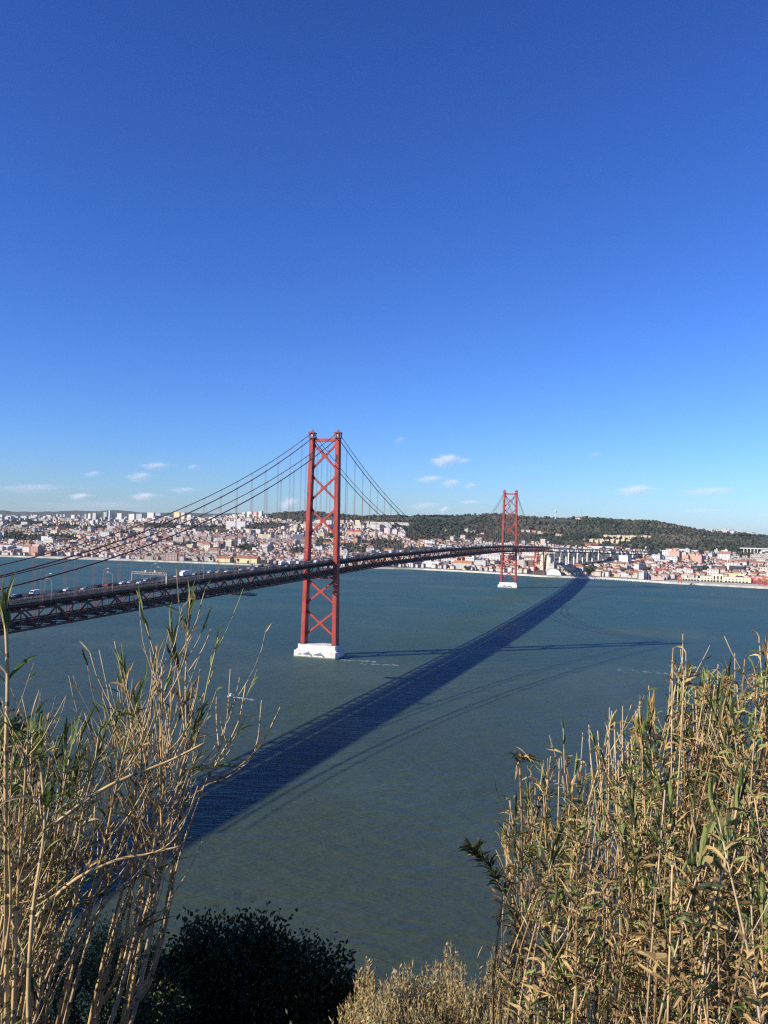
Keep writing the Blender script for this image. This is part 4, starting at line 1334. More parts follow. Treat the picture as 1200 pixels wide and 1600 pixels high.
N_TRY = 26000
uu = np.array([random.uniform(-90, 1290) for _ in range(N_TRY)])
dd = np.array([shore_d(u)+38+(random.random()**1.25)*2450 for u in uu])
xx, yy = ud_to_xy(uu, dd); zz = tz_ud(uu, dd)
ri = hill_wood(uu, dd)
wn1 = smooth_noise(xx, yy, 330, 77); wn2 = smooth_noise(xx, yy, 210, 78)
for i in range(N_TRY):
    u, d, x, y, z = uu[i], dd[i], xx[i], yy[i], zz[i]
    fs_ = d-shore_d(u)
    if ri[i] or d > 5200: continue
    if 60 < u < 185 and fs_ < 85: continue
    if u > 1042 and fs_ < 95: continue
    if fs_ < 60 and 190 < u < 640 and random.random() < 0.6: continue
    px, py, dz = proj((x, y, z))
    if woodness(px, py-1) > 0.55: continue
    if 13 < abs(x) < 13 : continue
    if abs(x) < 26 and 1450 < y < 1760: continue
    if math.hypot(u-935, 0) < 70 and 2560 < d < 2900 and random.random() < .35: continue
    if 860 < px < 1012 and dz < 3050 and d < 3100:
        lim = np.interp(px, [860, 900, 940, 980, 1012], [888, 886, 880, 875, 870])
        if py-9*FOC/dz < lim: continue
    big = wn2[i] > 0.62
    if random.random() < (0.09 if big else 0.025):
        sx, sy, h = random.uniform(20, 46), random.uniform(12, 16), random.uniform(13, 25)
    else:
        sx, sy, h = random.uniform(7, 14.5), random.uniform(6.5, 10.5), random.uniform(5, 12)
    r = 0.5*math.sqrt(sx*sy)
    if not free(x, y, r): continue
    rot = rad(-10)+(wn1[i]-.5)*1.1+random.choice((0, 0, math.pi/2))+random.uniform(-.08, .08)
    wc = random.choices(WCOL, WWT)[0]
    v = random.uniform(0.82, 1.08)
    roof = 'flat' if (h > 15 and random.random() < .75) or random.random() < 0.33 else random.choice(('gable', 'gable', 'hip'))
    rc = random.choice((TILE, TILE, TILE2, (0.24, 0.095, 0.06), (0.33, 0.16, 0.10))) if roof != 'flat' else random.choice((FLAT, (0.55, 0.52, 0.48), (0.35, 0.33, 0.32), (0.40, 0.22, 0.16)))
    specs.append(dict(x=x, y=y, z=z, sx=sx, sy=sy, h=h, rot=rot, wn=wc[0], wc=tuple(min(.82, c*v) for c in wc[1]), roof=roof, rc=rc, px=px, py=py, d=dz, fs=fs_, u=u))
specs.sort(key=lambda s: -(s['sx']+s['sy'])*s['h']/s['d']**2*(1 if -5 < s['px'] < 1205 else 0))
print('houses', len(specs))
N_IND = 150
ind = specs[:N_IND]
rest = specs[N_IND:]
ind.sort(key=lambda s: s['px'])
cnt = {}
SIDE = lambda px: 'left of the near tower' if px < 475 else 'between the two towers' if px < 790 else 'behind the viaduct' if px < 1000 else 'right of the viaduct'
ZONE = lambda fs: 'on the waterfront' if fs < 230 else 'on the lower slope' if fs < 800 else 'on the upper slope'
for s in ind:
    kind = 'apartment block' if s['h'] > 12.5 else 'low house' if s['h'] < 8.5 else 'house'
    key = (s['wn'], s['roof'], kind, ZONE(s['fs']), SIDE(s['px']))
    k = cnt.get(key, 0); cnt[key] = k+1
    s['key'] = key; s['k'] = k
for s in ind:
    wn_, rf_, kind, zo, si_ = s['key']
    rf_ = {'gable': 'gabled', 'hip': 'hip-roofed', 'flat': 'flat-roofed'}[rf_]
    n = cnt[s['key']]
    which = '' if n == 1 else ', leftmost' if s['k'] == 0 else ', rightmost' if s['k'] == n-1 else ', %s from left' % ordn(s['k'])
    t = copy_tree(TEMPL[s['roof']])
    t.location = (s['x'], s['y'], s['z']); t.rotation_euler = (0, 0, s['rot']); t.scale = (s['sx'], s['sy'], s['h'])
    t.name = 'apartment_block' if kind == 'apartment block' else 'house'
    tag(t, '%s %s %s %s %s%s' % (wn_, rf_, kind, zo, si_, which), 'apartment block' if kind == 'apartment block' else 'house', 'houses of the far bank town')
    for ch in t.children:
        paint(ch, s['wc'] if ch.name.startswith('wall') else s['rc'])
for t in TEMPL.values():
    for ch in list(t.children): bpy.data.objects.remove(ch)
    bpy.data.objects.remove(t)
mb = MB()
for s in rest:
    mb.mat = 0; mb.col = s['wc']
    mb.box(s['x'], s['y'], s['z']-2.5, s['sx'], s['sy'], s['h']+2.5, s['rot'], bottom=False)
    mb.mat = 1; mb.col = s['rc']
    if s['roof'] == 'flat': mb.box(s['x'], s['y'], s['z']+s['h'], s['sx']*1.03, s['sy']*1.03, 0.8, s['rot'])
    else: mb.gable(s['x'], s['y'], s['z']+s['h'], s['sx'], s['sy'], s['sy']*0.27, s['rot'], 0.0 if s['roof'] == 'gable' else 1.0)
# pale suburbs far behind, on the left plateau and beyond the right end of the ridge
for _ in range(620):
    if random.random() < 0.72: u, d = random.uniform(-80, 420), random.uniform(4500, 6400)
    else: u, d = random.uniform(1100, 1178), random.uniform(9300, 10300)
    x, y = ud_to_xy(u, d); z = float(tz_ud(u, d)[0])
    k = 1 if d < 7000 else 1.6
    mb.mat = 0; mb.col = random.choice((WHITE, WHITE, CREAM, GREY, (0.65, 0.6, 0.55)))
    sx, sy, h = random.uniform(16, 50)*k, random.uniform(14, 20)*k, random.uniform(7, 17)*k*(1 if d < 7000 else 1.2)
    r = random.uniform(-1, 1)
    mb.box(x, y, z-4, sx, sy, h+4, r, bottom=False)
    mb.mat = 1; mb.col = random.choice((FLAT, TILE2, (0.5, 0.48, 0.45)))
    mb.box(x, y, z+h, sx, sy, 0.6, r)
tag(mb.build('town_houses', [TWALL, TROOF]), 'crowded pale houses with red roofs filling the far bank town', 'houses', kind='stuff')

# ------------------------------------------------------------------ traffic, lamps and sign gantry on the bridge
def car_mesh(kind):
    t = thing('vehicle', None, None)
    b = MB()
    if kind == 'car':
        L, W = 4.4, 1.8
        pr = [(-2.2, .3), (2.2, .3), (2.2, .72), (2.05, .85), (1.2, .95), (.45, 1.42), (-1.1, 1.46), (-2.0, .98), (-2.2, .9)]
    elif kind == 'van':
        L, W = 5.6, 2.1
        pr = [(-2.8, .35), (2.8, .35), (2.8, 1.0), (2.55, 1.25), (1.75, 2.25), (1.4, 2.4), (-2.8, 2.4)]
    else:
        L, W = 9.0, 2.5
        pr = [(-4.5, .55), (4.5, .55), (4.5, 2.5), (4.2, 2.8), (2.7, 2.8), (2.6, 3.5), (-4.5, 3.5)]
    k = len(pr)
    for y in (-W/2, W/2):
        for x, z in pr: b.v.append((x, y*(0.86 if z > 1.2 and kind == 'car' else 1), z))
    b.face(tuple(range(k))); b.face(tuple(range(2*k-1, k-1, -1)))
    for i in range(k): b.face((i, i+k, (i+1) % k+k, (i+1) % k))
    b.build('body', CARP, t)
    g = MB()
    if kind == 'car':
        g.quad((1.22, -.74, .99), (1.22, .74, .99), (.52, .66, 1.40), (.52, -.66, 1.40))
        g.quad((-1.95, .72, 1.03), (-1.95, -.72, 1.03), (-1.18, -.64, 1.44), (-1.18, .64, 1.44))
        for s in (-1, 1): g.quad((1.0, s*.905, 1.0), (-1.7, s*.905, 1.0), (-1.0, s*.80, 1.40), (.4, s*.80, 1.40))
    elif kind == 'van':
        g.quad((2.57, -.95, 1.3), (2.57, .95, 1.3), (1.8, .95, 2.22), (1.8, -.95, 2.22))
        for s in (-1, 1): g.quad((2.3, s*1.06, 1.35), (.9, s*1.06, 1.35), (.9, s*1.06, 2.0), (1.8, s*1.06, 2.0))
    else:
        g.quad((4.52, -1.1, 1.6), (4.52, 1.1, 1.6), (4.4, 1.1, 2.4), (4.4, -1.1, 2.4))
        for s in (-1, 1): g.quad((4.1, s*1.26, 1.6), (3.0, s*1.26, 1.6), (3.0, s*1.26, 2.35), (4.0, s*1.26, 2.35))
    g.build('window', GLASSD, t)
    for x in (-L*.31, L*.31):
        for s in (-1, 1):
            w = MB(); r = .33 if kind == 'car' else .42
            w.tube([(x, s*(W/2-.22), r), (x, s*(W/2+.01), r)], r, 10); w.build('wheel', RUBBER, t)
    return t


CT = {k: car_mesh(k) for k in ('car', 'van', 'truck')}
CC = {'white': (.62, .62, .62), 'silver': (.36, .37, .39), 'grey': (.22, .23, .25), 'black': (.02, .02, .024), 'red': (.45, .03, .02), 'blue': (.03, .06, .18)}
# (px, py) seen in the photograph, colour, kind
SEEN = [(2, 935, 'black', 'car'), (10, 932.5, 'black', 'car'), (21, 928.5, 'silver', 'car'), (28, 925, 'black', 'car'), (47, 931, 'black', 'car'), (54, 927, 'white', 'van'), (92, 924.5, 'black', 'car'), (105, 918, 'white', 'car'),
        (132, 920, 'silver', 'car'), (153, 914.5, 'black', 'car'), (169, 911, 'red', 'car'), (179, 914, 'black', 'car'), (191, 909, 'white', 'car'), (204, 906.5, 'silver', 'car'), (218.5, 911, 'white', 'car'),
        (229, 902.5, 'silver', 'car'), (241, 904.5, 'black', 'car'), (276, 899, 'silver', 'car'), (289, 899, 'white', 'truck'), (305, 896, 'silver', 'car'), (313, 897.5, 'black', 'car'), (328, 893, 'white', 'car'), (341, 893, 'silver', 'car'), (354.5, 893, 'white', 'car'),
        (371, 887.5, 'black', 'car'), (377, 890.5, 'silver', 'car'), (397, 888, 'grey', 'car'), (403, 884, 'white', 'car'), (409, 884.5, 'black', 'car')]
veh = []
LANES = (-8.6, -5.2, -1.9, 1.9, 5.2, 8.6)
for px, py, c, k in SEEN:
    p = at_z(px, py, 76.0)
    for _ in range(4): p = at_z(px, py, road_z(p[1])+.6)
    lane = min(LANES, key=lambda l: abs(l-p[0]))
    # keep the picture column: move along the lane
    y = p[1]
    best = min((abs(proj((lane, y+o, road_z(y+o)+.7))[0]-px), y+o) for o in np.arange(-40, 40, .5))
    veh.append((lane, best[1], c, k))
rv = random.Random(8)
for _ in range(150):
    y = rv.uniform(-150, 840)
    lane = rv.choice(LANES)
    if any(a == lane and abs(b-y) < 9.5 for a, b, _, _ in veh): continue
    kd = rv.choices(('car', 'van', 'truck'), (10, 1.6, .5))[0]
    veh.append((lane, y, rv.choice(('white', 'silver', 'silver', 'grey', 'grey', 'black', 'black', 'blue')) if kd == 'car' else rv.choice(('white', 'white', 'grey')), kd))
veh = [(l, y, c, k, proj((l, y, road_z(y)+.7))[0]) for l, y, c, k in veh]
veh = sorted([v for v in veh if v[4] > -6], key=lambda v: v[4])
gp = 228.0; tp1 = 505.0
vc = {}
keyed = []
for l, y, c, k, px in veh:
    zone = 'on the bridge left of the sign gantry' if px < gp else 'on the bridge between sign gantry and near tower' if px < tp1 else 'on the bridge beyond the near tower'
    key = (c, k, zone)
    keyed.append(key)
tot = {}
for k in keyed: tot[k] = tot.get(k, 0)+1
for (l, y, c, k, px), key in zip(veh, keyed):
    i = vc.get(key, 0); vc[key] = i+1
    n = tot[key]
    which = '' if n == 1 else ', leftmost' if i == 0 else ', rightmost' if i == n-1 else ', %s from left' % ordn(i)
    t = copy_tree(CT[k])
    t.name = {'car': 'car', 'van': 'van', 'truck': 'truck'}[k]
    slope = math.atan2(road_z(y+3)-road_z(y-3), 6)
    t.location = (l, y, road_z(y)+.01)
    t.rotation_euler = (0, -slope if l > 0 else slope, math.pi/2 if l > 0 else -math.pi/2)
    tag(t, '%s %s %s%s' % (c, k, key[2], which), k, 'traffic on the bridge road')
    for ch in t.children:
        if ch.name.startswith('body'): paint(ch, CC[c])
for t in CT.values():
    for ch in list(t.children): bpy.data.objects.remove(ch)
    bpy.data.objects.remove(t)


def lamp_proto():
    t = thing('street_lamp', None, None)
    mb = MB(); mb.tube([(0, 0, -.3), (0, 0, 7.6)], [.17, .11], 6); mb.build('pole', LAMPM, t)
    mb = MB(); mb.tube([(0, 0, 7.5), (.35, 0, 8.4), (1.2, 0, 9.1), (2.6, 0, 9.5)], [.10, .09, .08, .07], 6); mb.build('arm', LAMPM, t)
    mb = MB(); mb.box(2.9, 0, 9.38, 1.15, .42, .2); mb.build('lamp_head', PAINTW, t)
    return t


LP = lamp_proto()
lamps = []
for i in range(0, 34):
    y = -384+i*46.0/1.0*0.5
    s = 1 if i % 2 else -1
    if abs(y) < 8 or y > 420: continue
    lamps.append((proj((s*10.9, y, road_z(y)+5))[0], s, y))
lamps = sorted(l for l in lamps if l[0] > -3)
lc = {1: 0, -1: 0}
for px, s, y in lamps:
    t = copy_tree(LP); t.name = 'street_lamp'
    t.location = (s*10.75, y, road_z(y)); t.rotation_euler = (0, 0, math.pi if s > 0 else 0)
    k = lc[s]; lc[s] += 1
    tag(t, 'curved-arm street lamp on the %s railing of the bridge, %s' % ('near' if s > 0 else 'far', 'leftmost such' if k == 0 else '%s such from the left' % ordn(k)), 'street lamp', 'street lamps along the bridge')
for ch in list(LP.children): bpy.data.objects.remove(ch)
bpy.data.objects.remove(LP)

GY = -265.0
sg = thing('sign_gantry', 'pale lattice sign gantry spanning the bridge road left of the near tower', 'gantry', (0, GY, road_z(GY)))
PALE = weathered('pale gantry metal', (0.34, 0.31, 0.27), 0.5, 0.2, 0.6)
for s in (-1, 1):
    mb = MB(); mb.box(s*10.9, 0, -.2, .5 if s < 0 else .9, .6, 6.2); mb.build('post', PALE, sg)
mb = MB()
for yy in (-.55, .55):
    for z in (4.9, 6.0): mb.bar((-10.9, yy, z), (10.9, yy, z), .2, .2)
    for k in range(14):
        x = -10.9+21.8*k/14
        mb.bar((x, yy, 4.9 if k % 2 else 6.0), (x+21.8/14, yy, 6.0 if k % 2 else 4.9), .12, .12)
mb.build('beam', PALE, sg)
for x in (-4.6, 1.2, 6.0):
    mb = MB(); mb.box(x, .75, 5.0, 3.2, .25, 1.3); mb.build('sign_back', weathered('sign back', (0.16, 0.15, 0.14), 0.6, 0.3, 0.6), sg)
for x in (-2.3, 3.6):
    mb = MB(); mb.box(x, 0, 6.1, .6, .5, 1.0); mb.build('camera_box', PAINTW, sg)

# ------------------------------------------------------------------ boats, cranes, masts and quay things
bp = at_z(361, 1088.5, 0.0)
bt = thing('motor_boat', 'small white motor boat with cabin leaving a wake, behind the left reeds', 'boat', bp, rad(75))
mb = MB()
hull = [(-2.6, -1.0), (1.0, -1.05), (2.9, 0), (1.0, 1.05), (-2.6, 1.0)]
n = 0
for z, k in ((-.2, .8), (.75, 1.0)):
    for x, y in hull: mb.v.append((x*k, y*k, z))
for i in range(5): mb.face((i, (i+1) % 5, (i+1) % 5+5, i+5))
mb.face((5, 6, 7, 8, 9)); mb.build('hull', PAINTW, bt)
mb = MB(); mb.box(-.3, 0, .75, 1.9, 1.4, 1.2, taper=.8); mb.build('cabin', PAINTW, bt)
mb = MB(); mb.box(-.3, 0, 1.2, 1.75, 1.36, .4, taper=.95); mb.build('window', GLASSD, bt)
FOAM = weathered('foam', (0.62, 0.65, 0.66), 1.5, 0.5, 0.8, col2=(0.10, 0.15, 0.15))


def foam_patch(x, y, L, W, rot, n, seed, spread=1.0):
    """flecks of broken foam lying on the river"""
    g = random.Random(seed)
    mb = MB()
    co, si = math.cos(rot), math.sin(rot)
    for _ in range(n):
        a, b = g.uniform(0, 1), g.gauss(0, .35)*W*spread
        cx_, cy_ = x+co*a*L-si*b, y+si*a*L+co*b
        r1, r2 = g.uniform(.5, 2.6), g.uniform(.2, .6)
        k = 7; m = len(mb.v); ph = rot+g.uniform(-.4, .4)
        for j in range(k):
            t = 2*math.pi*j/k; q = g.uniform(.6, 1.15)
            u_, v_ = math.cos(t)*r1*q, math.sin(t)*r2*q
            mb.v.append((cx_+u_*math.cos(ph)-v_*math.sin(ph), cy_+u_*math.sin(ph)+v_*math.cos(ph), .03+g.random()*.02))
        mb.face(tuple(range(m, m+k)))
    o = mb.build('foam', FOAM)
    tag(o, kind='structure')
    return o


foam_patch(bp[0]+2, bp[1], 16, 2, rad(-15), 30, 1)
foam_patch(-21, -8, 40, 6, 0, 16, 2)
foam_patch(19, -10, 34, 5, rad(5), 46, 3)
foam_patch(44, -22, 30, 4, rad(12), 26, 4)
p = at_z(965, 1046, 0); foam_patch(p[0], p[1], 60, 12, rad(-5), 40, 5)


def crane(px, py, hpx, label, col, group):
    p = at_z(px, py, 3.5); q = proj(p)[2]/FOC; H = hpx*q
    t = thing('quay_crane', label, 'crane', p, -(YAW+math.atan((px-600)/FOC)), group)
    W = H*.42
    cm = weathered('crane paint', col, .3, .25, .6)
    for sx in (-1, 1):
        for sy in (-1, 1):
            mb = MB(); mb.bar((sx*W/2, sy*W/2, 0), (sx*W*.38, sy*W*.38, H*.62), 1.5, 1.5); mb.build('leg', cm, t)
    mb = MB()
    for sy in (-1, 1):
        mb.bar((-W/2, sy*W/2, H*.1), (W*.42, sy*W*.42, H*.45), .8, .8); mb.bar((W/2, sy*W/2, H*.1), (-W*.42, sy*W*.42, H*.45), .8, .8)
    for sx in (-1, 1): mb.bar((sx*W*.42, -W*.4, H*.45), (sx*W*.42, W*.4, H*.45), 1.2, 1.2)
    for sy in (-1, 1): mb.bar((-W*.42, sy*W*.4, H*.5), (W*.42, sy*W*.4, H*.5), 1.2, 1.4)
    mb.build('bracing', cm, t)
    mb = MB(); mb.bar((-W*.9, 0, H*.64), (W*1.25, 0, H*.66), 2.0, 1.6)
    mb.bar((0, 0, H*.6), (0, 0, H), 1.3, 1.3); mb.bar((0, 0, H*.98), (W*1.2, 0, H*.67), .5, .5); mb.bar((0, 0, H*.98), (-W*.85, 0, H*.66), .5, .5)
    mb.build('boom', cm, t)
    mb = MB(); mb.box(-W*.3, 0, H*.66, W*.4, W*.3, H*.12); mb.build('engine_house', cm, t)
    return t


for x, y, h, w in ((1173, 912.5, 15, 'leftmost'), (1180, 914, 14, 'second from the left'), (1187.5, 915, 15, 'third from the left'), (1196, 916, 16, 'rightmost')):
    crane(x, y, h, 'red lattice quay crane right of the marine terminal, %s' % w, (0.50, 0.09, 0.07), 'red cranes right of the terminal')
crane(1062, 911.5, 13, 'small orange-red crane at the left end of the terminal quay', (0.52, 0.14, 0.07), None)
p = at_z(1050, 906, 3.5); q = proj(p)[2]/FOC
t = thing('light_mast', 'tall grey floodlight mast on the quay left of the terminal', 'mast', p)
mb = MB(); mb.tube([(0, 0, 0), (0, 0, 22*q)], [1.1, .7], 8); paint(mb.build('pole', PLAIN, t), (0.62, 0.62, 0.60))
mb = MB(); mb.box(0, 0, 21*q, 3.5, 2.5, 1.2); paint(mb.build('lamp_head', PLAIN, t), (0.6, 0.6, 0.6))


def sail_boat(px, py, hpx, label, group, k):
    p = at_z(px, py, 0.0); q = proj(p)[2]/FOC; H = hpx*q
    t = thing('sailing_boat', label, 'sailing boat', p, rad(20+k*37 % 60), group)
    L = 6.5+(k % 3)*1.5
    mb = MB()
    pr = [(-L/2, -1.3), (L*.2, -1.5), (L/2, 0), (L*.2, 1.5), (-L/2, 1.3)]
    for z, s in ((-.2, .75), (1.1, 1.0)):
        for x, y in pr: mb.v.append((x*s, y*s, z))
    for i in range(5): mb.face((i, (i+1) % 5, (i+1) % 5+5, i+5))
    mb.face((5, 6, 7, 8, 9)); mb.build('hull', PAINTW, t)
    mb = MB(); mb.box(-.4, 0, 1.1, L*.42, 1.7, .8, taper=.8); mb.build('cabin', PAINTW, t)
    mb = MB(); mb.tube([(L*.08, 0, 1.0), (L*.08, 0, H)], [.16, .09], 5); mb.build('mast', PAINTW, t)
    return t


rb = random.Random(3)
xs = sorted([908+k*3.4+rb.uniform(-.8, .8) for k in range(26)]+[996, 1002, 1009, 1013])
for k, x in enumerate(xs):
    s = shore_d(x)
    yb = yhor(x)+CAM[2]*FOC/s+0.6
    sail_boat(x, yb, rb.choice((5, 7, 8, 10, 13)) if x < 990 else rb.uniform(12, 17), 'moored white sailing boat along the quay right of the bridge shadow, %s' % ('leftmost' if k == 0 else ordn(k)+' from the left'), 'moored sailing boats', k)

# trees one can tell apart along the far waterfront
TRUNK = weathered('bark', (0.10, 0.075, 0.055), 2.0, 0.4, 0.9)
wt = []
for x, y in [(764, 890), (767, 891), (770, 890.5), (774, 891), (727, 891), (733, 891.5), (700, 890), (795, 893), (800, 893.5), (780, 892), (785, 892), (828, 895), (838, 895), (1000, 899), (1007, 899.5), (1014, 900), (1100, 898), (1096, 897), (1104, 897), (1110, 898),
             (1074, 897.5), (1080, 897), (330, 878), (318, 877), (309, 876), (296, 875), (268, 872), (258, 872), (410, 883), (420, 884), (433, 885), (445, 885), (232, 873), (372, 880.5), (388, 881.5)]:
    wt.append((x, y))
wt.sort()
for k, (x, y) in enumerate(wt):
    p, d = ground_at(x, y)
    s = d/FOC
    H = rb.uniform(5.5, 9)*s
    t = thing('waterfront_tree', 'dark green tree on the far waterfront, %s' % ('leftmost' if k == 0 else ordn(k)+' from the left'), 'tree', p, 0, 'trees along the far waterfront')
    mb = MB(); mb.tube([(0, 0, -1), (0, 0, H*.5)], [.5, .3], 6); mb.build('trunk', TRUNK, t)
    mb = MB()
    for j in range(14):
        a = rb.uniform(0, 6.28); rr_ = rb.uniform(0, .26)*H
        mb.blob((rr_*math.cos(a), rr_*math.sin(a), H*rb.uniform(.4, .9)), H*rb.uniform(.09, .19), k*40+j, 1, (1, 1, .9), .35)
    c = pal[rb.choice((0, 1, 1, 2))]
    o = mb.build('crown', foliage_mat('leaf crown', False) if k == 0 else bpy.data.materials['leaf crown'], t)
    paint(o, tuple(c))

# ------------------------------------------------------------------ clouds
def cloud_mat(dens):
    m = bpy.data.materials.new('cloud vapour'); m.use_nodes = True
    nt = m.node_tree; nt.nodes.remove(nt.nodes['Principled BSDF'])
    out = nt.nodes['Material Output']
    tc = N(nt, 'ShaderNodeTexCoord')
    n = noise(nt, 1.5, 3, 0.5, vec=tc.outputs['Object'])
    ln = N(nt, 'ShaderNodeVectorMath', operation='LENGTH'); nt.links.new(tc.outputs['Object'], ln.inputs[0])
    s = N(nt, 'ShaderNodeMath', operation='MULTIPLY_ADD'); nt.links.new(n.outputs[0], s.inputs[0]); s.inputs[1].default_value = 2.2
    s.inputs[2].default_value = -0.42
    d = N(nt, 'ShaderNodeMath', operation='SUBTRACT'); nt.links.new(s.outputs[0], d.inputs[0]); nt.links.new(ln.outputs['Value'], d.inputs[1])
    mx = N(nt, 'ShaderNodeMath', operation='MAXIMUM'); nt.links.new(d.outputs[0], mx.inputs[0]); mx.inputs[1].default_value = 0.0
    mu = N(nt, 'ShaderNodeMath', operation='MULTIPLY'); nt.links.new(mx.outputs[0], mu.inputs[0]); mu.inputs[1].default_value = dens
    pv = N(nt, 'ShaderNodeVolumeScatter', Anisotropy=0.0)
    pv.inputs['Color'].default_value = (0.66, 0.66, 0.76, 1)
    nt.links.new(mu.outputs[0], pv.inputs['Density'])
    nt.links.new(pv.outputs[0], out.inputs['Volume'])
    return m


CLOUDS = [(697, 718, 46, 17, 1.0, 'bright puffy cloud highest right of the near tower'), (724, 720, 30, 8, .35, 'thin grey tail cloud right of the bright puffy cloud'),
          (672, 748, 44, 10, .6, 'flat grey-white cloud under the bright puffy cloud, left piece'), (706, 754, 30, 12, .6, 'small rounded cloud under the bright puffy cloud, middle piece'),
          (735, 758.5, 22, 8, .45, 'small faint cloud under the bright puffy cloud, right piece'), (734, 784, 32, 6, .6, 'thin grey streak cloud low left of the far tower'),
          (695, 796, 16, 10, .9, 'tiny white cloud just above the ridge between the towers'), (662, 790, 60, 12, .3, 'faint wide haze-like cloud above the ridge between the towers'),
          (243, 727, 46, 10, .5, 'small grey-white cloud, highest of those on the left'), (218, 744, 40, 14, .45, 'rounded grey cloud below the highest left cloud'),
          (145, 740, 26, 9, .3, 'faint small cloud left of the rounded grey cloud'), (301, 729, 18, 9, .25, 'very faint puff left of the bridge cables'),
          (288, 765, 48, 8, .35, 'thin flat cloud just left of the upper cable'), (125, 775, 32, 9, .9, 'small bright white cloud low on the left'),
          (225, 775, 40, 11, .8, 'bright white cloud low near the cable crossing'), (50, 762, 110, 14, .3, 'wide pale grey cloud at the far left'),
          (155, 790, 190, 18, .16, 'broad thin haze cloud above the left skyline'), (452, 786, 30, 18, .75, 'white cloud seen through the hangers left of the near tower'),
          (993, 765, 54, 15, .8, 'grey-white flat cloud above the right ridge'), (1110, 767, 84, 12, .6, 'pale flat cloud at the far right'),
          (1100, 798, 80, 6, .45, 'thin grey streak just above the right horizon'), (1195, 806, 30, 6, .3, 'small grey streak at the right picture edge'),
          (625, 687, 18, 9, .2, 'very faint puff right of the near tower top'), (930, 710, 26, 8, .15, 'very faint streak high on the right')]
for k, (px, py, w, h, den, lab) in enumerate(CLOUDS):
    elev = yhor(px)-py
    d = min((1000-CAM[2])*FOC/elev, 26000)
    p = at_depth(px, py, d)
    W = w*d/FOC; H = h*d/FOC
    mb = MB(); mb.blob((0, 0, 0), 1.05, 70+k, 3, (1, 1, 1), 0.0)
    # density is per metre along the ray: tie it to the cloud's depth
    o = mb.build('cloud', cloud_mat(3.2*den/(W*0.62)))
    o.location = tuple(p); o.scale = (W*.74, W*.65, H*.85)
    o.rotation_euler = (0, 0, -(YAW+math.atan((px-600)/FOC)))
    tag(o, lab, 'cloud')

# ------------------------------------------------------------------ the near cliff edge
def near_h(x, y):
    """ground height relative to the camera, x east and y north of it"""
    s = 0.342*x+0.940*y-0.8
    z = np.where(s <= 0, -1.6, np.where(s < 4, -1.6-1.15*s, np.where(s < 12, -6.2-0.55*(s-4), -10.6-1.3*(s-12))))
    z = z-0.5*np.maximum(0, -x-8)                            # the hill falls away to the west
    z = z+7.4*np.exp(-(np.hypot(x+15.5, y-4.5)/1.35)**4)      # outcrop added out of view to throw shade on the evergreen shrub
    z = z+(smooth_noise(x, y, 1.7, 41)-.5)*.25*np.clip(np.abs(s)/3, 0, 1)
    return np.maximum(z, -111.5)


gx = np.concatenate([np.linspace(-400, -42, 40), np.linspace(-40, 40, 161), np.linspace(42, 400, 40)])
gy = np.concatenate([np.linspace(-200, -12, 20), np.linspace(-10, 30, 101), np.linspace(32, 160, 50)])
GX, GY_ = np.meshgrid(gx, gy, indexing='ij')
GZ = near_h(GX, GY_)
n1, n2 = GX.shape
V = np.stack([GX+CAM[0], GY_+CAM[1], GZ+CAM[2]], -1).reshape(-1, 3)
ii, jj = np.meshgrid(np.arange(n1-1), np.arange(n2-1), indexing='ij'); a = ii*n2+jj
F = np.stack([a, a+n2, a+n2+1, a+1], -1).reshape(-1, 4)
CLIFF = weathered('dry cliff soil', (0.20, 0.15, 0.09), 0.8, 0.5, 0.95, col2=(0.06, 0.07, 0.03), bmp=(0.5, 0.1))
tag(array_mesh('near_cliff', V, F, CLIFF), kind='structure')


def ground_z(P):
    return CAM[2]+float(near_h(np.array(P[0]-CAM[0]), np.array(P[1]-CAM[1])))


# ------------------------------------------------------------------ plant materials
def stem_mat(name, c1, c2, node=(0.12, 0.08, 0.04)):
    m, nt, b = new_mat(name)
    geo = N(nt, 'ShaderNodeNewGeometry')
    n = noise(nt, 9.0, 4, 0.6, vec=geo.outputs['Position'])
    r = ramp(nt, n.outputs[0], [(0.32, c2), (0.66, c1)])
    uv = N(nt, 'ShaderNodeUVMap', uv_map='UVMap'); sp = N(nt, 'ShaderNodeSeparateXYZ'); nt.links.new(uv.outputs[0], sp.inputs[0])
    d = N(nt, 'ShaderNodeMath', operation='DIVIDE'); nt.links.new(sp.outputs[1], d.inputs[0]); d.inputs[1].default_value = .17
    fr = N(nt, 'ShaderNodeMath', operation='FRACT'); nt.links.new(d.outputs[0], fr.inputs[0])
    g = N(nt, 'ShaderNodeMath', operation='LESS_THAN'); nt.links.new(fr.outputs[0], g.inputs[0]); g.inputs[1].default_value = .09
    nt.links.new(mixc(nt, g.outputs[0], r.outputs[0], node), b.inputs['Base Color'])
    b.inputs['Roughness'].default_value = 0.6
    return m


def leaf_mat(name, c1, c2, trans=0.25):
    m, nt, b = new_mat(name)
    geo = N(nt, 'ShaderNodeNewGeometry')
    n = noise(nt, 6.0, 3, 0.6, vec=geo.outputs['Position'])
    r = ramp(nt, n.outputs[0], [(0.35, c2), (0.65, c1)])
    nt.links.new(r.outputs[0], b.inputs['Base Color'])
    b.inputs['Roughness'].default_value = 0.6
    b.inputs['Specular IOR Level'].default_value = 0.25
    tr = N(nt, 'ShaderNodeBsdfTranslucent'); nt.links.new(r.outputs[0], tr.inputs['Color'])
    mx = N(nt, 'ShaderNodeMixShader'); mx.inputs[0].default_value = trans
    out = nt.nodes['Material Output']
    nt.links.new(b.outputs[0], mx.inputs[1]); nt.links.new(tr.outputs[0], mx.inputs[2]); nt.links.new(mx.outputs[0], out.inputs['Surface'])
    return m


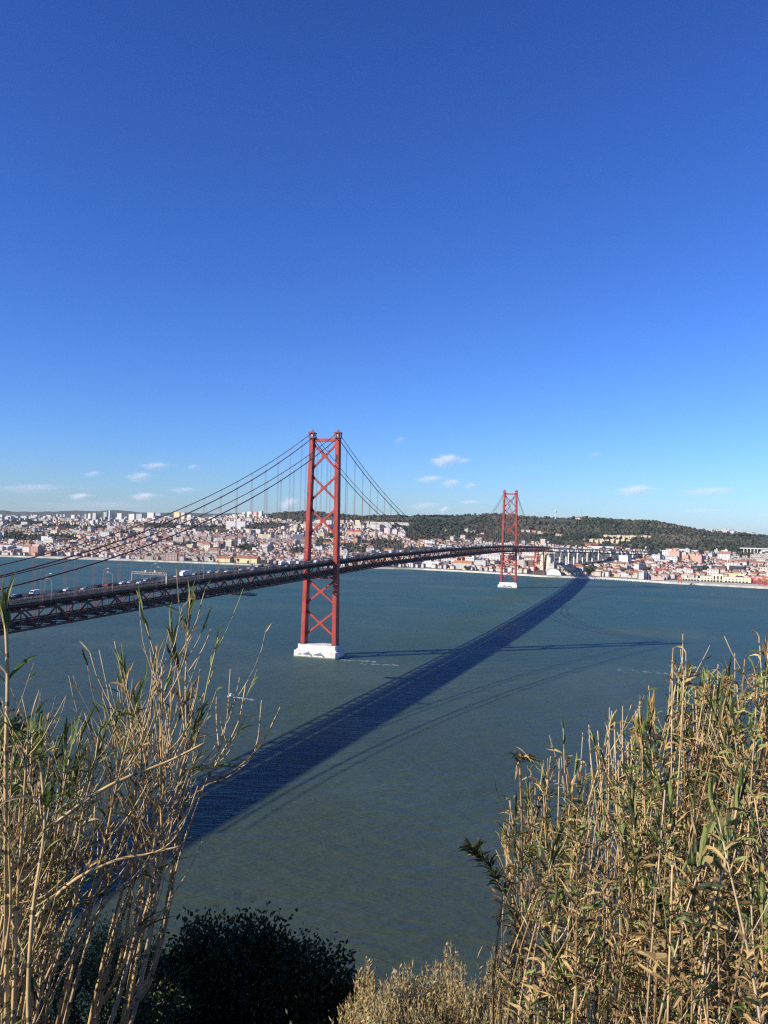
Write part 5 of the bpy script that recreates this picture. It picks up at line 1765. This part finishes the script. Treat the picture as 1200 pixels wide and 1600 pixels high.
STRAW = stem_mat('straw cane', (0.52, 0.36, 0.155), (0.30, 0.195, 0.08))
GREYSTEM = stem_mat('weathered grey cane', (0.47, 0.35, 0.20), (0.25, 0.18, 0.10))
GREENSTEM = stem_mat('green cane', (0.24, 0.26, 0.07), (0.34, 0.28, 0.12), (0.25, 0.2, 0.08))
L_DRY = leaf_mat('dry tan leaf', (0.54, 0.37, 0.155), (0.31, 0.20, 0.08))
L_BROWN = leaf_mat('dry brown leaf', (0.28, 0.175, 0.07), (0.15, 0.095, 0.04))
L_GREEN = leaf_mat('green reed leaf', (0.12, 0.17, 0.04), (0.065, 0.10, 0.025), .35)
L_PALE = leaf_mat('pale green reed leaf', (0.26, 0.28, 0.09), (0.15, 0.18, 0.05), .3)
L_DARK = leaf_mat('dark reed leaf', (0.05, 0.065, 0.025), (0.03, 0.04, 0.015), .2)
LEAFS = [L_DRY, L_BROWN, L_GREEN, L_PALE, L_DARK]
BROWNSTEM = stem_mat('brown cane', (0.27, 0.17, 0.07), (0.14, 0.09, 0.04))
STEMS = [STRAW, GREYSTEM, GREENSTEM, BROWNSTEM]
UP = np.array([0, 0, 1.0])
RIGHT3 = np.array([HR[0], HR[1], 0.0]); FWD3 = np.array([HF[0], HF[1], 0.0])


def unit(v):
    return v/(np.linalg.norm(v)+1e-12)


def X3(a, b):
    return np.array((a[1]*b[2]-a[2]*b[1], a[2]*b[0]-a[0]*b[2], a[0]*b[1]-a[1]*b[0]))


def un3(v):
    return v/(math.sqrt(v[0]*v[0]+v[1]*v[1]+v[2]*v[2])+1e-12)


def leaf(mb, p, d, L, W, droop, rnd, curl=0.0, fold=0.35):
    """long pointed reed leaf that starts along d and bends down"""
    n = 4 if L < .12 else 6
    d = un3(d)
    side = un3(X3(d, UP)+np.array([rnd.gauss(0, .3), rnd.gauss(0, .3), rnd.gauss(0, .3)]))
    p = np.array(p, float)
    m0 = len(mb.v)
    tw = rnd.uniform(-curl, curl)
    for i in range(n+1):
        t = i/n
        w = W*(0.55+1.3*t if t < .3 else 0.94*(1-((t-.3)/.7)**1.7)+.02)*.5
        nrm = un3(X3(side, d))
        mb.v.append(tuple(p-side*w+nrm*w*fold)); mb.v.append(tuple(p)); mb.v.append(tuple(p+side*w+nrm*w*fold))
        if i < n:
            p = p+d*L/n
            d = un3(d-UP*droop*(0.35+t)*1.6/n+side*rnd.gauss(0, curl*.25))
            side = un3(side+nrm*tw*2.5/n)
            side = un3(side-d*(side@d))
    for i in range(n):
        a = m0+3*i
        mb.face((a, a+1, a+4, a+3)); mb.face((a+1, a+2, a+5, a+4))


def curve(pts, n):
    """smooth polyline through control points (Catmull-Rom)"""
    P = [np.array(p, float) for p in pts]
    if len(P) == 2: return [P[0]+(P[1]-P[0])*i/n for i in range(n+1)]
    P = [2*P[0]-P[1]]+P+[2*P[-1]-P[-2]]
    out = []
    seg = len(P)-3
    per = max(2, int(round(n/seg)))
    for s in range(seg):
        a, b, c, d = P[s:s+4]
        for i in range(per):
            t = i/per
            out.append(.5*((2*b)+(c-a)*t+(2*a-5*b+4*c-d)*t*t+(3*b-a-3*c+d)*t**3))
    out.append(P[-2])
    return out


def cane(parent, path, r0, r1, rnd, stem=0, leaves=0, leaf_w=(6, 2, 1, 1, 1), L=(.10, .22), W=(.014, .026), start=.35, shoots=0, shoot_len=(.15, .4), tuft=0, tuft_mat=2, tuft_L=(.16, .30), tuft_span=.30, seg=14, k=6, droop=(.4, 1.6), curl=.6, name='cane', shoot_up=.55, bunch=1):
    """one reed: stem with thin side shoots, and its leaves as a child of the stem"""
    pts = curve(path, seg)
    n = len(pts)
    mb = MB(); mb.mat = 0
    mb.tube(pts, [r0+(r1-r0)*(i/(n-1))**1.2 for i in range(n)], k)
    lf = MB()
    tot = sum(float(np.linalg.norm(pts[i+1]-pts[i])) for i in range(n-1))

    def along(t):
        x = t*(n-1); i = min(int(x), n-2); f = x-i
        return pts[i]*(1-f)+pts[i+1]*f, unit(pts[i+1]-pts[i])

    def put_leaf(p, d, mat, ln, wd):
        lf.mat = mat
        leaf(lf, p, d, ln, wd, rnd.uniform(*droop), rnd, curl)
    nodes_ = [start+(1-start)*rnd.random()**.8 for _ in range(max(3, leaves//bunch))]
    for _ in range(leaves):
        t = min(.999, max(0, rnd.choice(nodes_)+rnd.gauss(0, .012)))
        p, d = along(t)
        if bunch > 1: p = p+np.array([rnd.gauss(0, 1), rnd.gauss(0, 1), rnd.gauss(0, 1)])*.012
        a = rnd.uniform(0, 6.283)
        o = unit(RIGHT3*math.cos(a)+FWD3*math.sin(a))
        mt = rnd.choices(range(5), leaf_w)[0]
        if mt in (0, 1) and t > .93 and rnd.random() < .4: mt = 3
        put_leaf(p, unit(d*rnd.uniform(.5, 1.3)+o), mt, rnd.uniform(*L), rnd.uniform(*W))
    for _ in range(shoots):
        t = rnd.uniform(start, .97)
        p, d = along(t)
        a = rnd.uniform(0, 6.283)
        o = unit(RIGHT3*math.cos(a)+FWD3*math.sin(a)*.6)
        ln = rnd.uniform(*shoot_len)
        q = [p]; dd = unit(d*.6+o*rnd.uniform(.35, .8)+UP*.2)
        for i in range(5):
            q.append(q[-1]+dd*ln/5); dd = unit(dd+UP*shoot_up*.35+np.array([rnd.gauss(0, .06) for _ in range(3)]))
        rs = rnd.uniform(.0016, .0036)
        mb.tube(q, [rs, rs*.9, rs*.85, rs*.8, rs*.7, rs*.5], 4)
        for _ in range(rnd.choice((0, 0, 1, 2))):
            j = rnd.randint(2, 5)
            put_leaf(q[j], unit(dd+o*rnd.uniform(.2, .8)), rnd.choices(range(5), (3, 1, 2, 3, 0))[0], rnd.uniform(.05, .11), rnd.uniform(.008, .014))
    for j in range(tuft):
        t = 1-(tuft_span/tot)*(j/max(tuft, 1))
        p, d = along(t)
        a = j*2.4+rnd.uniform(-.4, .4)
        o = unit(RIGHT3*math.cos(a)+FWD3*math.sin(a))
        lf.mat = tuft_mat if rnd.random() < .6 else rnd.choice((3, 0, 4, 3)); leaf(lf, p, unit(d*2.0+o*rnd.uniform(.1, .45)), rnd.uniform(*tuft_L), rnd.uniform(.011, .020), rnd.uniform(0, .45), rnd, .5)
    o = mb.build(name, STEMS[stem:stem+1]+STEMS, parent, True)
    if lf.f: lf.build('foliage', LEAFS, o)
    return o


def path_to(tx, ty, d, bx, lean, rnd, d_base=None):
    """control points of a cane from the sloping ground up to the point seen at (tx,ty)"""
    tip = at_depth(tx, ty, d)
    db = d_base if d_base else d-rnd.uniform(-.3, .3)
    b = at_depth(bx, 1600, db)
    b = np.array([b[0], b[1], 0.0]); b[2] = ground_z(b)-.1
    m1 = b+(tip-b)*.4+RIGHT3*lean*.6+FWD3*rnd.gauss(0, .05)
    m2 = b+(tip-b)*.75+RIGHT3*lean+FWD3*rnd.gauss(0, .06)+np.array([rnd.gauss(0, .02), 0, 0])
    return [b, m1, m2, tip]


def clump(label, bx, d, name='reed_clump', group='giant reed clumps'):
    b = at_depth(bx, 1600, d); b[2] = ground_z(b)
    t = thing(name, label, 'reed clump' if name == 'reed_clump' else 'reed', (0, 0, 0), 0, group)
    return t


RC_X = [740, 800, 822, 850, 880, 920, 960, 1000, 1030, 1045, 1075, 1110, 1150, 1200, 1320]
RC_Y = [1400, 1255, 1205, 1195, 1180, 1160, 1120, 1125, 1100, 1045, 1050, 1060, 1040, 1000, 960]
rn = random.Random(21)
RIGHT_CL = [('reed clump with dark drooping heads at the left end of the right thicket', 802, 905, 38, 4.6, 5.4),
            ('straw reed clump with bare upright shoots in the middle of the right thicket', 885, 1022, 66, 3.9, 5.0),
            ('dense tall reed clump with pale broken leaves near the right edge', 1052, 1150, 62, 3.8, 4.8),
            ('tallest reed clump cut by the right picture edge', 1125, 1310, 74, 3.4, 4.4),
            ('front reed clump of thick straw canes at the lower right corner', 1040, 1290, 34, 2.6, 3.3),
            ('low front reed clump under the middle of the right thicket', 850, 1050, 42, 3.2, 3.9)]
for ci, (lab, x0, x1, cnt_, d0, d1) in enumerate(RIGHT_CL):
    c = clump(lab, (x0+x1)/2, (d0+d1)/2)
    for j in range(cnt_):
        tx = rn.uniform(x0, x1); d = rn.uniform(d0, d1)
        top = np.interp(tx, RC_X, RC_Y)
        if ci == 4: ty = top+rn.uniform(170, 460)
        elif ci == 5: ty = top+rn.uniform(90, 330)
        else: ty = top+abs(rn.gauss(0, 1))*100*(1 if j > 9 else .25)
        bare = rn.random() < (.30 if ci in (1, 2) else .16) and ci < 4
        bx = 1030+(tx-1030)*.76+rn.gauss(0, 20)
        green = smooth_noise(tx, ty, 70, 55)*.6+rn.random()*.5
        lw = (7, 5, .3, .6, 1.6) if green < .58 else (4, 3, 1.6, 1.6, 2.2) if green < .80 else (2, 1.5, 3.2, 2.4, 3)
        big = ci == 4 and rn.random() < .14
        nl = rn.randint(5, 12) if bare else rn.randint(34, 52) if big else rn.randint(66, 112)
        cane(c, path_to(tx+rn.gauss(0, 10), ty+(-35 if bare else 0), d, bx, rn.gauss(-.03, .13), rn), rn.uniform(.005, .0095), rn.uniform(.002, .0032), rn, stem=rn.choice((0, 1, 3, 3) if not bare else (1, 0)),
             leaves=nl, leaf_w=lw, L=(.08, .20) if big else (.032, .135), W=(.012, .026) if big else (.005, .0155), start=.22, bunch=6, shoots=rn.randint(0, 3) if bare else rn.randint(2, 6), shoot_len=(.1, .35),
             tuft=0 if bare else rn.choice((0, 0, 6, 9)), tuft_mat=rn.choice((2, 3, 0, 4)), tuft_L=(.06, .13), tuft_span=.2, droop=(-.2, 2.2), curl=2.0)

# single reeds that stand out at the right
t = clump('dark leaning reed head with drooping blades left of the right thicket', 850, 4.3, 'giant_reed', None)
P = [at_depth(965, 1800, 4.2), at_depth(880, 1620, 4.2), at_depth(830, 1490, 4.3), at_depth(775, 1372, 4.4), at_depth(738, 1326, 4.45)]
P[0][2] = min(P[0][2], ground_z(P[0])+.6); P = [np.array([P[0][0], P[0][1], ground_z(P[0])-.1])]+P
cane(t, P, .011, .002, rn, stem=0, leaves=120, leaf_w=(1, 1.2, 1.8, 1, 6), L=(.05, .12), W=(.010, .020), start=.55, tuft=5, tuft_mat=4, tuft_L=(.06, .10), droop=(-.2, 1.4), seg=30, name='stem')
t = clump('single upright reed with a small green head beside the dark leaning reed', 850, 4.6, 'giant_reed', None)
cane(t, path_to(812, 1305, 4.6, 850, -.05, rn), .008, .004, rn, stem=1, leaves=10, leaf_w=(2, 1, 3, 3, 1), L=(.06, .14), W=(.01, .016), start=.93, tuft=4, tuft_L=(.06, .12), name='stem')
t = clump('curled dry reed head hooking left at the top left of the right thicket', 830, 4.7, 'giant_reed', None)
P = path_to(815, 1190, 4.7, 870, -.1, rn); P[2] = at_depth(815, 1262, 4.7)
cane(t, P[:3]+[at_depth(806, 1218, 4.7), at_depth(812, 1188, 4.7), at_depth(827, 1184, 4.68)], .009, .003, rn, stem=0, leaves=26, leaf_w=(3, 3, 1, 1, 3), L=(.06, .14), W=(.012, .02), start=.72, droop=(.6, 2.0), seg=20, name='stem')
for lab, tx, ty, bx, d in (('tall bare straw shoot leaning right above the right thicket', 1067, 990, 1030, 4.2), ('pointed bare shoot at the far right edge of the picture', 1204, 978, 1165, 3.8),
                           ('reed with a nodding tan head above the middle of the right thicket', 1052, 1012, 1000, 4.3), ('thin wavy reed with a hooked green tip on the left part of the right thicket', 880, 1138, 870, 4.8)):
    t = clump(lab, bx, d, 'giant_reed', None)
    hd = 'nodding' in lab
    cane(t, path_to(tx, ty, d, bx, .04 if not hd else -.08, rn), .008, .0022, rn, stem=1 if not hd else 0, leaves=0 if not hd else 14, leaf_w=(5, 2, 1, 2, 1), L=(.1, .2), W=(.012, .02), start=.82, shoots=0, tuft=5 if 'hooked' in lab else 0, tuft_L=(.05, .1), name='stem')

# left reeds
rl = random.Random(33)
LC_X = [-80, 0, 20, 60, 100, 150, 190, 240, 300, 340]
LC_Y = [1080, 1130, 1150, 1125, 1135, 1150, 1070, 1000, 1030, 1110]
LEFT_CL = [('tan reed thicket filling the left picture edge', -70, 70, 38, 3.0, 3.8), ('brown reed clump with hanging dry shoots beside the left thicket', 50, 165, 29, 3.3, 4.0),
           ('open reed clump of thin branching stems leaning right over the river', 165, 335, 10, 3.5, 4.1)]
for ci, (lab, x0, x1, cnt_, d0, d1) in enumerate(LEFT_CL):
    c = clump(lab, (x0+x1)/2, (d0+d1)/2)
    for j in range(cnt_):
        tx = x0+(x1-x0)*(j+rl.random())/cnt_; d = rl.uniform(d0, d1)
        top = np.interp(tx, LC_X, LC_Y)
        if ci == 2:
            ty = top+rl.uniform(0, 130); b0 = (96, 140, 192)[j % 3]+rl.uniform(-9, 9); m = b0+(78, 62, 48)[j % 3]+rl.uniform(-10, 10)
            P = [at_depth(b0-28, 1740, d), at_depth(b0, 1600, d), at_depth(b0+(m-b0)*.45, 1470, d), at_depth(m, 1345, d), at_depth(m+(tx-m)*.4, 1225, d), at_depth(tx, ty, d)]
            b_ = np.array(P[0]); b_[2] = ground_z(b_)-.1
            if b_[2] < P[0][2]-.2: P = [b_]+P
            cane(c, P, rl.uniform(.008, .012), rl.uniform(.0022, .003), rl, stem=rl.choice((0, 1)), leaves=rl.randint(6, 14), leaf_w=(4, 2, 2, 3, 1), L=(.04, .12), W=(.006, .012), start=.60,
                 shoots=rl.randint(11, 18), shoot_len=(.18, .55), tuft=rl.choice((0, 5, 7)), tuft_L=(.07, .13), tuft_span=.2, droop=(.1, 1.0), curl=.6, seg=22, shoot_up=.75)
        else:
            ty = top+abs(rl.gauss(0, 1))*130*(1 if j % 5 else .2); bx = 2+tx*.36+rl.gauss(0, 20); ln = rl.gauss(.0, .08)
            bx = -14+tx*.40+rl.gauss(0, 13)
            P = [at_depth(bx-10, 1900, d), at_depth(bx, 1600, d), at_depth(bx+(tx-bx)*.42+rl.gauss(0, 9), 1430, d+rl.gauss(0, .05)), at_depth(bx+(tx-bx)*.72+rl.gauss(0, 10), (1430+ty)/2, d), at_depth(tx, ty, d)]
            b_ = np.array(P[0]); b_[2] = ground_z(b_)-.1
            if b_[2] < P[0][2]-.2: P = [b_]+P
            cane(c, P, rl.uniform(.0055, .0105), rl.uniform(.0022, .0034), rl, stem=rl.choice((0, 1, 1)), leaves=rl.randint(16, 32), leaf_w=(4, 2, 3, 4, .8),
                 L=(.04, .13), W=(.005, .012), start=.34, shoots=rl.randint(4, 9), shoot_len=(.12, .42), tuft=rl.choice((0, 5, 7)), tuft_L=(.07, .15), tuft_span=.22, droop=(.1, 1.3), curl=.9)
HEROL = [  # label, pixel path, depth, r0, r1, kwargs
    ('single tall reed with a green leafy head at the left picture edge', [(8, 1700), (10, 1450), (9, 1200), (12, 1060), (8, 955)], 3.0, .009, .006, dict(stem=0, tuft=18, tuft_mat=2, tuft_L=(.08, .16), tuft_span=.22, leaves=3, start=.8)),
    ('reed with a big dark green tuft rising beside the deck of the bridge', [(222, 1640), (262, 1400), (288, 1200), (284, 1100), (268, 985)], 3.8, .008, .003, dict(stem=0, tuft=15, tuft_mat=4, tuft_L=(.09, .17), tuft_span=.32, leaves=5, start=.6, shoots=4)),
    ('reed with a green head, topmost of the left reeds, tip touching the bridge truss', [(228, 1640), (268, 1400), (290, 1200), (290, 1060), (297, 935)], 3.8, .008, .003, dict(stem=1, tuft=8, tuft_mat=3, tuft_L=(.06, .13), leaves=6, start=.7, shoots=5)),
    ('thin reed with a green tip left of the topmost left reed', [(205, 1640), (245, 1400), (268, 1200), (250, 1060), (222, 955)], 3.9, .007, .0025, dict(stem=1, tuft=5, tuft_mat=2, tuft_L=(.07, .13), shoots=4)),
    ('reed with a long dark green leaf bundle standing clear at the left', [(180, 1640), (205, 1400), (212, 1200), (204, 1120), (190, 1035)], 3.7, .008, .004, dict(stem=0, tuft=18, tuft_mat=2, tuft_L=(.08, .15), tuft_span=.34, leaves=8, leaf_w=(1, 1, 5, 3, 2), L=(.1, .2), start=.7)),
    ('slender reed with a small green tip leaning right below the bridge deck', [(215, 1640), (262, 1400), (296, 1240), (318, 1100), (341, 996)], 3.8, .007, .0025, dict(stem=2, tuft=5, tuft_mat=3, tuft_L=(.05, .09), shoots=3)),
    ('bare reed arching far right over the bridge shadow, outermost of the left reeds', [(170, 1500), (235, 1330), (300, 1240), (370, 1200), (410, 1160), (438, 1105)], 3.7, .007, .003, dict(stem=0, shoots=0)),
    ('bare reed arching right with an upturned tip inside the outermost one', [(160, 1480), (240, 1325), (310, 1236), (355, 1215), (398, 1175), (409, 1094)], 3.75, .006, .003, dict(stem=1, shoots=0)),
    ('bare forked reed right of the small white boat', [(190, 1500), (260, 1330), (318, 1230), (345, 1180), (372, 1130), (384, 1068)], 3.7, .006, .0025, dict(stem=0, shoots=3, start=.7, shoot_len=(.1, .2))),
    ('thin straight reed crossing the small white boat', [(220, 1560), (280, 1340), (322, 1220), (352, 1140), (360, 1045)], 3.7, .006, .002, dict(stem=1, shoots=2, start=.7)),
    ('pale broken cane lying slantwise across the left reeds', [(78, 1292), (150, 1240), (200, 1214), (262, 1190), (322, 1160)], 3.2, .0075, .004, dict(stem=0, shoots=0)),
    ('pale cane lying level across the lower left reeds with a forked end', [(40, 1450), (110, 1380), (180, 1345), (230, 1335), (283, 1322)], 3.2, .008, .004, dict(stem=0, shoots=3, start=.7, shoot_len=(.08, .18))),
    ('short pale broken cane end pointing down over the bridge shadow', [(190, 1325), (220, 1342), (245, 1362), (268, 1383)], 3.2, .004, .0035, dict(stem=0, shoots=0)),
    ('grey cane bending right over the dark shrub at the lower left', [(60, 1640), (120, 1480), (175, 1400), (250, 1330), (310, 1240)], 3.4, .009, .003, dict(stem=1, shoots=6, start=.4)),
    ('thick upright pale cane in the lower left corner', [(48, 1700), (44, 1560), (52, 1420), (70, 1290), (62, 1180)], 2.9, .009, .005, dict(stem=0, shoots=4, leaves=4)),
    ('thick cane bundle stem rising between the shrub and the left thicket', [(150, 1700), (185, 1560), (222, 1420), (245, 1300), (262, 1170)], 3.5, .012, .004, dict(stem=1, shoots=8, leaves=6, start=.5)),
    ('rightmost thick cane stem in front of the dark shrub', [(185, 1700), (215, 1560), (238, 1430), (252, 1330), (290, 1180)], 3.5, .012, .004, dict(stem=1, shoots=8, leaves=5, start=.5)),
]
for lab, pp, d, r0, r1, kw in HEROL:
    t = clump(lab, pp[0][0], d, 'giant_reed', None)
    if 1450 < pp[0][1] < 1700 and pp[0][0] > 150:
        fx = 190 if pp[0][0] > 186 else 142
        pp = [(fx-6, 1640), (fx+(pp[1][0]-fx)*.55, (1640+pp[1][1])/2+20)]+pp[1:]
    P = [at_depth(x, y, d+.04*i) for i, (x, y) in enumerate(pp)]
    if pp[0][1] > 1450 and len(pp) > 4:
        b = np.array(P[0]); b[2] = ground_z(b)-.1
        if b[2] < P[0][2]-.2: P = [b]+P
    cane(t, P, r0, r1, rl, seg=22, name='stem', droop=(.3, 1.0), curl=.4, **kw)


# ------------------------------------------------------------------ shrubs below the viewpoint
def leafy(name, label, cat, px, py, d, lobes, n, size, mats, trunk=True, seed=0, group=None, flat=.5):
    """shrub: lobes are (dx, dy, dz, r) in metres round the crown centre seen at (px,py)"""
    g = random.Random(seed)
    c = at_depth(px, py, d)
    base = np.array([c[0], c[1], 0.0]); base[2] = ground_z(base)
    t = thing(name, label, cat, base, 0, group)
    mb = MB()
    for (dx, dy, dz, r) in lobes:
        q = c+RIGHT3*dx+FWD3*dy+UP*dz-base
        mb.tube([(0, 0, -.1), q*.4+np.array([g.gauss(0, .1), g.gauss(0, .1), 0]), q], [.06, .035, .012], 5)
        for _ in range(10):
            e = q+np.array([g.gauss(0, 1), g.gauss(0, 1), g.gauss(0, 1)])*r*.55
            mb.tube([q*.7, (q*.7+e)/2+np.array([g.gauss(0, .05), g.gauss(0, .05), 0]), e], [.014, .008, .004], 4)
    mb.build('trunk', TRUNK, t)
    lf = MB()
    tot = sum(l[3]**2 for l in lobes)
    for (dx, dy, dz, r) in lobes:
        q = c+RIGHT3*dx+FWD3*dy+UP*dz-base
        subs = []
        for _ in range(max(6, int(34*r))):
            v = unit(np.array([g.gauss(0, 1), g.gauss(0, 1), g.gauss(0, 1)]))
            subs.append((v, r*g.uniform(.55, 1.12), g.uniform(.10, .22)*min(1, r+.35)))
        for _ in range(int(n*r*r/tot)):
            v, rr_, sg_ = g.choice(subs)
            cl = q+v*rr_+np.array([g.gauss(0, 1), g.gauss(0, 1), g.gauss(0, .8)])*sg_
            for _ in range(3):
                p = cl+np.array([g.gauss(0, 1), g.gauss(0, 1), g.gauss(0, 1)])*size*1.1
                a = unit(v*.6+UP*.3+np.array([g.gauss(0, .6), g.gauss(0, .6), g.gauss(0, .6)]))
                b = unit(np.cross(a, np.array([g.gauss(0, 1), g.gauss(0, 1), g.gauss(0, 1)])))
                L, W = size*g.uniform(.7, 1.3), size*flat*g.uniform(.7, 1.2)
                lf.mat = g.randrange(len(mats))
                lf.quad(tuple(p), tuple(p+a*L*.5+b*W*.5), tuple(p+a*L), tuple(p+a*L*.5-b*W*.5))
    lf.build('foliage', mats, t)
    return t


L_EVER = leaf_mat('dark evergreen leaf', (0.044, 0.058, 0.016), (0.024, 0.033, 0.010), .1)
L_EVER2 = leaf_mat('evergreen leaf', (0.045, 0.06, 0.022), (0.025, 0.035, 0.014), .1)
L_OLIVE = leaf_mat('olive shrub leaf', (0.17, 0.19, 0.065), (0.10, 0.12, 0.04), .25)
L_OLIVE2 = leaf_mat('dull green shrub leaf', (0.08, 0.11, 0.035), (0.05, 0.07, 0.02), .2)
def bush_lobes():
    g = random.Random(77)
    out = [(205, 1550), (228, 1508), (252, 1478), (277, 1446), (302, 1428), (326, 1419), (352, 1432), (378, 1420), (406, 1424), (432, 1441), (456, 1437), (481, 1460), (503, 1473), (530, 1494), (546, 1524), (553, 1572)]
    q = 14.0/FOC
    L = []
    for x, y in out:
        r = g.uniform(.15, .27)
        L.append(((x-372)*q, g.uniform(-.2, .3), -(y+26-1588)*q, r))
        L.append(((x-372)*q*.9, g.uniform(-.4, .2), -(y+70-1588)*q, g.uniform(.28, .42)))
    for k in range(16):
        x = g.uniform(230, 535)
        L.append(((x-372)*q, g.uniform(-.7, .5), -(g.uniform(1500, 1680)-1588)*q, g.uniform(.35, .62)))
    L += [(-1.2, .1, -.9, .8), (0, .2, -.9, 1.1), (1.2, .1, -1.0, .8)]
    return L


leafy('evergreen_shrub', 'big dark evergreen shrub in shade at the bottom left centre', 'shrub', 372, 1606, 14.0, bush_lobes(), 21000, .085, [L_EVER, L_EVER, L_EVER2], seed=1, flat=.6)
leafy('green_shrub', 'dull green fine-leaved shrub behind the left reeds at the bottom', 'shrub', 118, 1580, 12.5,
      [(0, 0, -.2, 1.0), (-.8, 0, .1, .8), (.6, .1, .35, .6), (.2, .1, .7, .45), (-.5, 0, .75, .5), (-1.4, 0, 0, .8), (.95, .1, .1, .5), (.3, -.2, -1, 1)], 15000, .055, [L_OLIVE, L_OLIVE, L_OLIVE2], seed=2, flat=.35)
leafy('evergreen_shrub', 'dark shrub top behind the reeds at the left picture edge', 'shrub', -25, 1215, 8.0,
      [(0, 0, 0, .42), (.15, .05, .35, .2), (-.2, 0, .45, .3), (.1, 0, -.45, .45), (0, 0, -1.1, .6)], 2600, .05, [L_EVER, L_EVER2], seed=3)
# dry feathery shrubs
TWIG = stem_mat('dry twig', (0.42, 0.31, 0.16), (0.26, 0.185, 0.09), (0.3, 0.22, 0.13))
SEED = leaf_mat('dry seed head', (0.48, 0.36, 0.18), (0.31, 0.22, 0.10), .2)
SAGE = leaf_mat('sage leaf', (0.24, 0.25, 0.12), (0.15, 0.16, 0.07), .2)
DS = [(822, 1535, 13.2, .6, 'dry shrub half hidden behind the left stems of the right thicket'), (800, 1515, 13.5, .5, 'dry shrub directly behind the dark leaning reed stem'), (610, 1535, 12.4, .75, 'broad tan dry shrub filling the gap between the first two of the bottom row'), (720, 1520, 13.2, .7, 'broad tan dry shrub just under the tallest pale plume of the bottom row'), (762, 1515, 13.4, .6, 'narrow tan dry shrub between the tallest plume and the rightmost shrub'), (668, 1520, 13.5, .65, 'broad tan dry shrub left of the tallest pale plume'),
      (575, 1512, 13.0, .62, 'dry feathery shrub touching the dark evergreen shrub, leftmost of the bottom row'), (635, 1510, 13.6, .62, 'dry feathery shrub, second from the left in the bottom row'),
      (700, 1478, 14.2, .5, 'tallest pale plume-like dry shrub in the middle of the bottom row'), (655, 1560, 12.0, .75, 'low front dry shrub in the middle of the bottom row'), (745, 1540, 12.8, .6, 'low dry shrub right of the tallest one in the bottom row'),
      (783, 1482, 13.8, .48, 'dry feathery shrub, rightmost of the bottom row beside the reeds'), (590, 1575, 11.6, .6, 'low greenish dry shrub in front at the left of the bottom row'), (790, 1565, 12.0, .6, 'low dry shrub under the dark leaning reed')]
rs_ = random.Random(5)
for k, (px, py, d, w, lab) in enumerate(DS):
    top = at_depth(px, py, d)
    base = np.array([top[0], top[1], 0.0]); base[2] = ground_z(base)
    t = thing('dry_shrub', lab, 'shrub', base, 0, 'dry shrubs below the viewpoint')
    H = top[2]-base[2]
    st = MB(); lf = MB()
    for _ in range(360):
        a = rs_.uniform(0, 6.283); q = rs_.random()**.6*w
        h = H*(1-.45*(q/w)**1.5)*rs_.uniform(.74, 1.08)
        e = np.array([q*math.cos(a), q*math.sin(a), h]); b = np.array([e[0]*.45, e[1]*.45, -.1])
        m = b+(e-b)*.6+np.array([rs_.gauss(0, .06), rs_.gauss(0, .06), 0])
        P = curve([b, m, e], 6)
        st.tube(P, [.005, .005, .004, .004, .003, .002, .0015][:len(P)], 3, False)
        for j in range(44):
            f = .42+.58*rs_.random(); x = f*(len(P)-1); i = min(int(x), len(P)-2)
            p = P[i]+(P[i+1]-P[i])*(x-i)
            dv = unit(UP*1.5+np.array([rs_.gauss(0, .7), rs_.gauss(0, .7), 0])); L = rs_.uniform(.03, .11)
            sd_ = unit(np.cross(dv, np.array([rs_.gauss(0, 1), rs_.gauss(0, 1), .2])))*rs_.uniform(.005, .013)
            lf.mat = 0 if rs_.random() < (.55 if 'greenish' in lab else .78) else 1
            lf.quad(tuple(p), tuple(p+dv*L*.5+sd_), tuple(p+dv*L), tuple(p+dv*L*.5-sd_))
    st.build('stems', TWIG, t); lf.build('foliage', [SEED, SAGE], t)


# ------------------------------------------------------------------ air
HAZE_DENSITY = 1.4e-5
hb = MB(); hb.box(CAM[0], CAM[1], -2.5, 64000, 64000, 262.5)
hm = bpy.data.materials.new('air'); hm.use_nodes = True
hnt = hm.node_tree; hnt.nodes.remove(hnt.nodes['Principled BSDF'])
hv = hnt.nodes.new('ShaderNodeVolumePrincipled')
hv.inputs['Color'].default_value = (0.72, 0.82, 0.95, 1)
hv.inputs['Density'].default_value = HAZE_DENSITY
hv.inputs['Anisotropy'].default_value = 0.0
hnt.links.new(hv.outputs[0], hnt.nodes['Material Output'].inputs['Volume'])
tag(hb.build('haze', hm), kind='stuff')
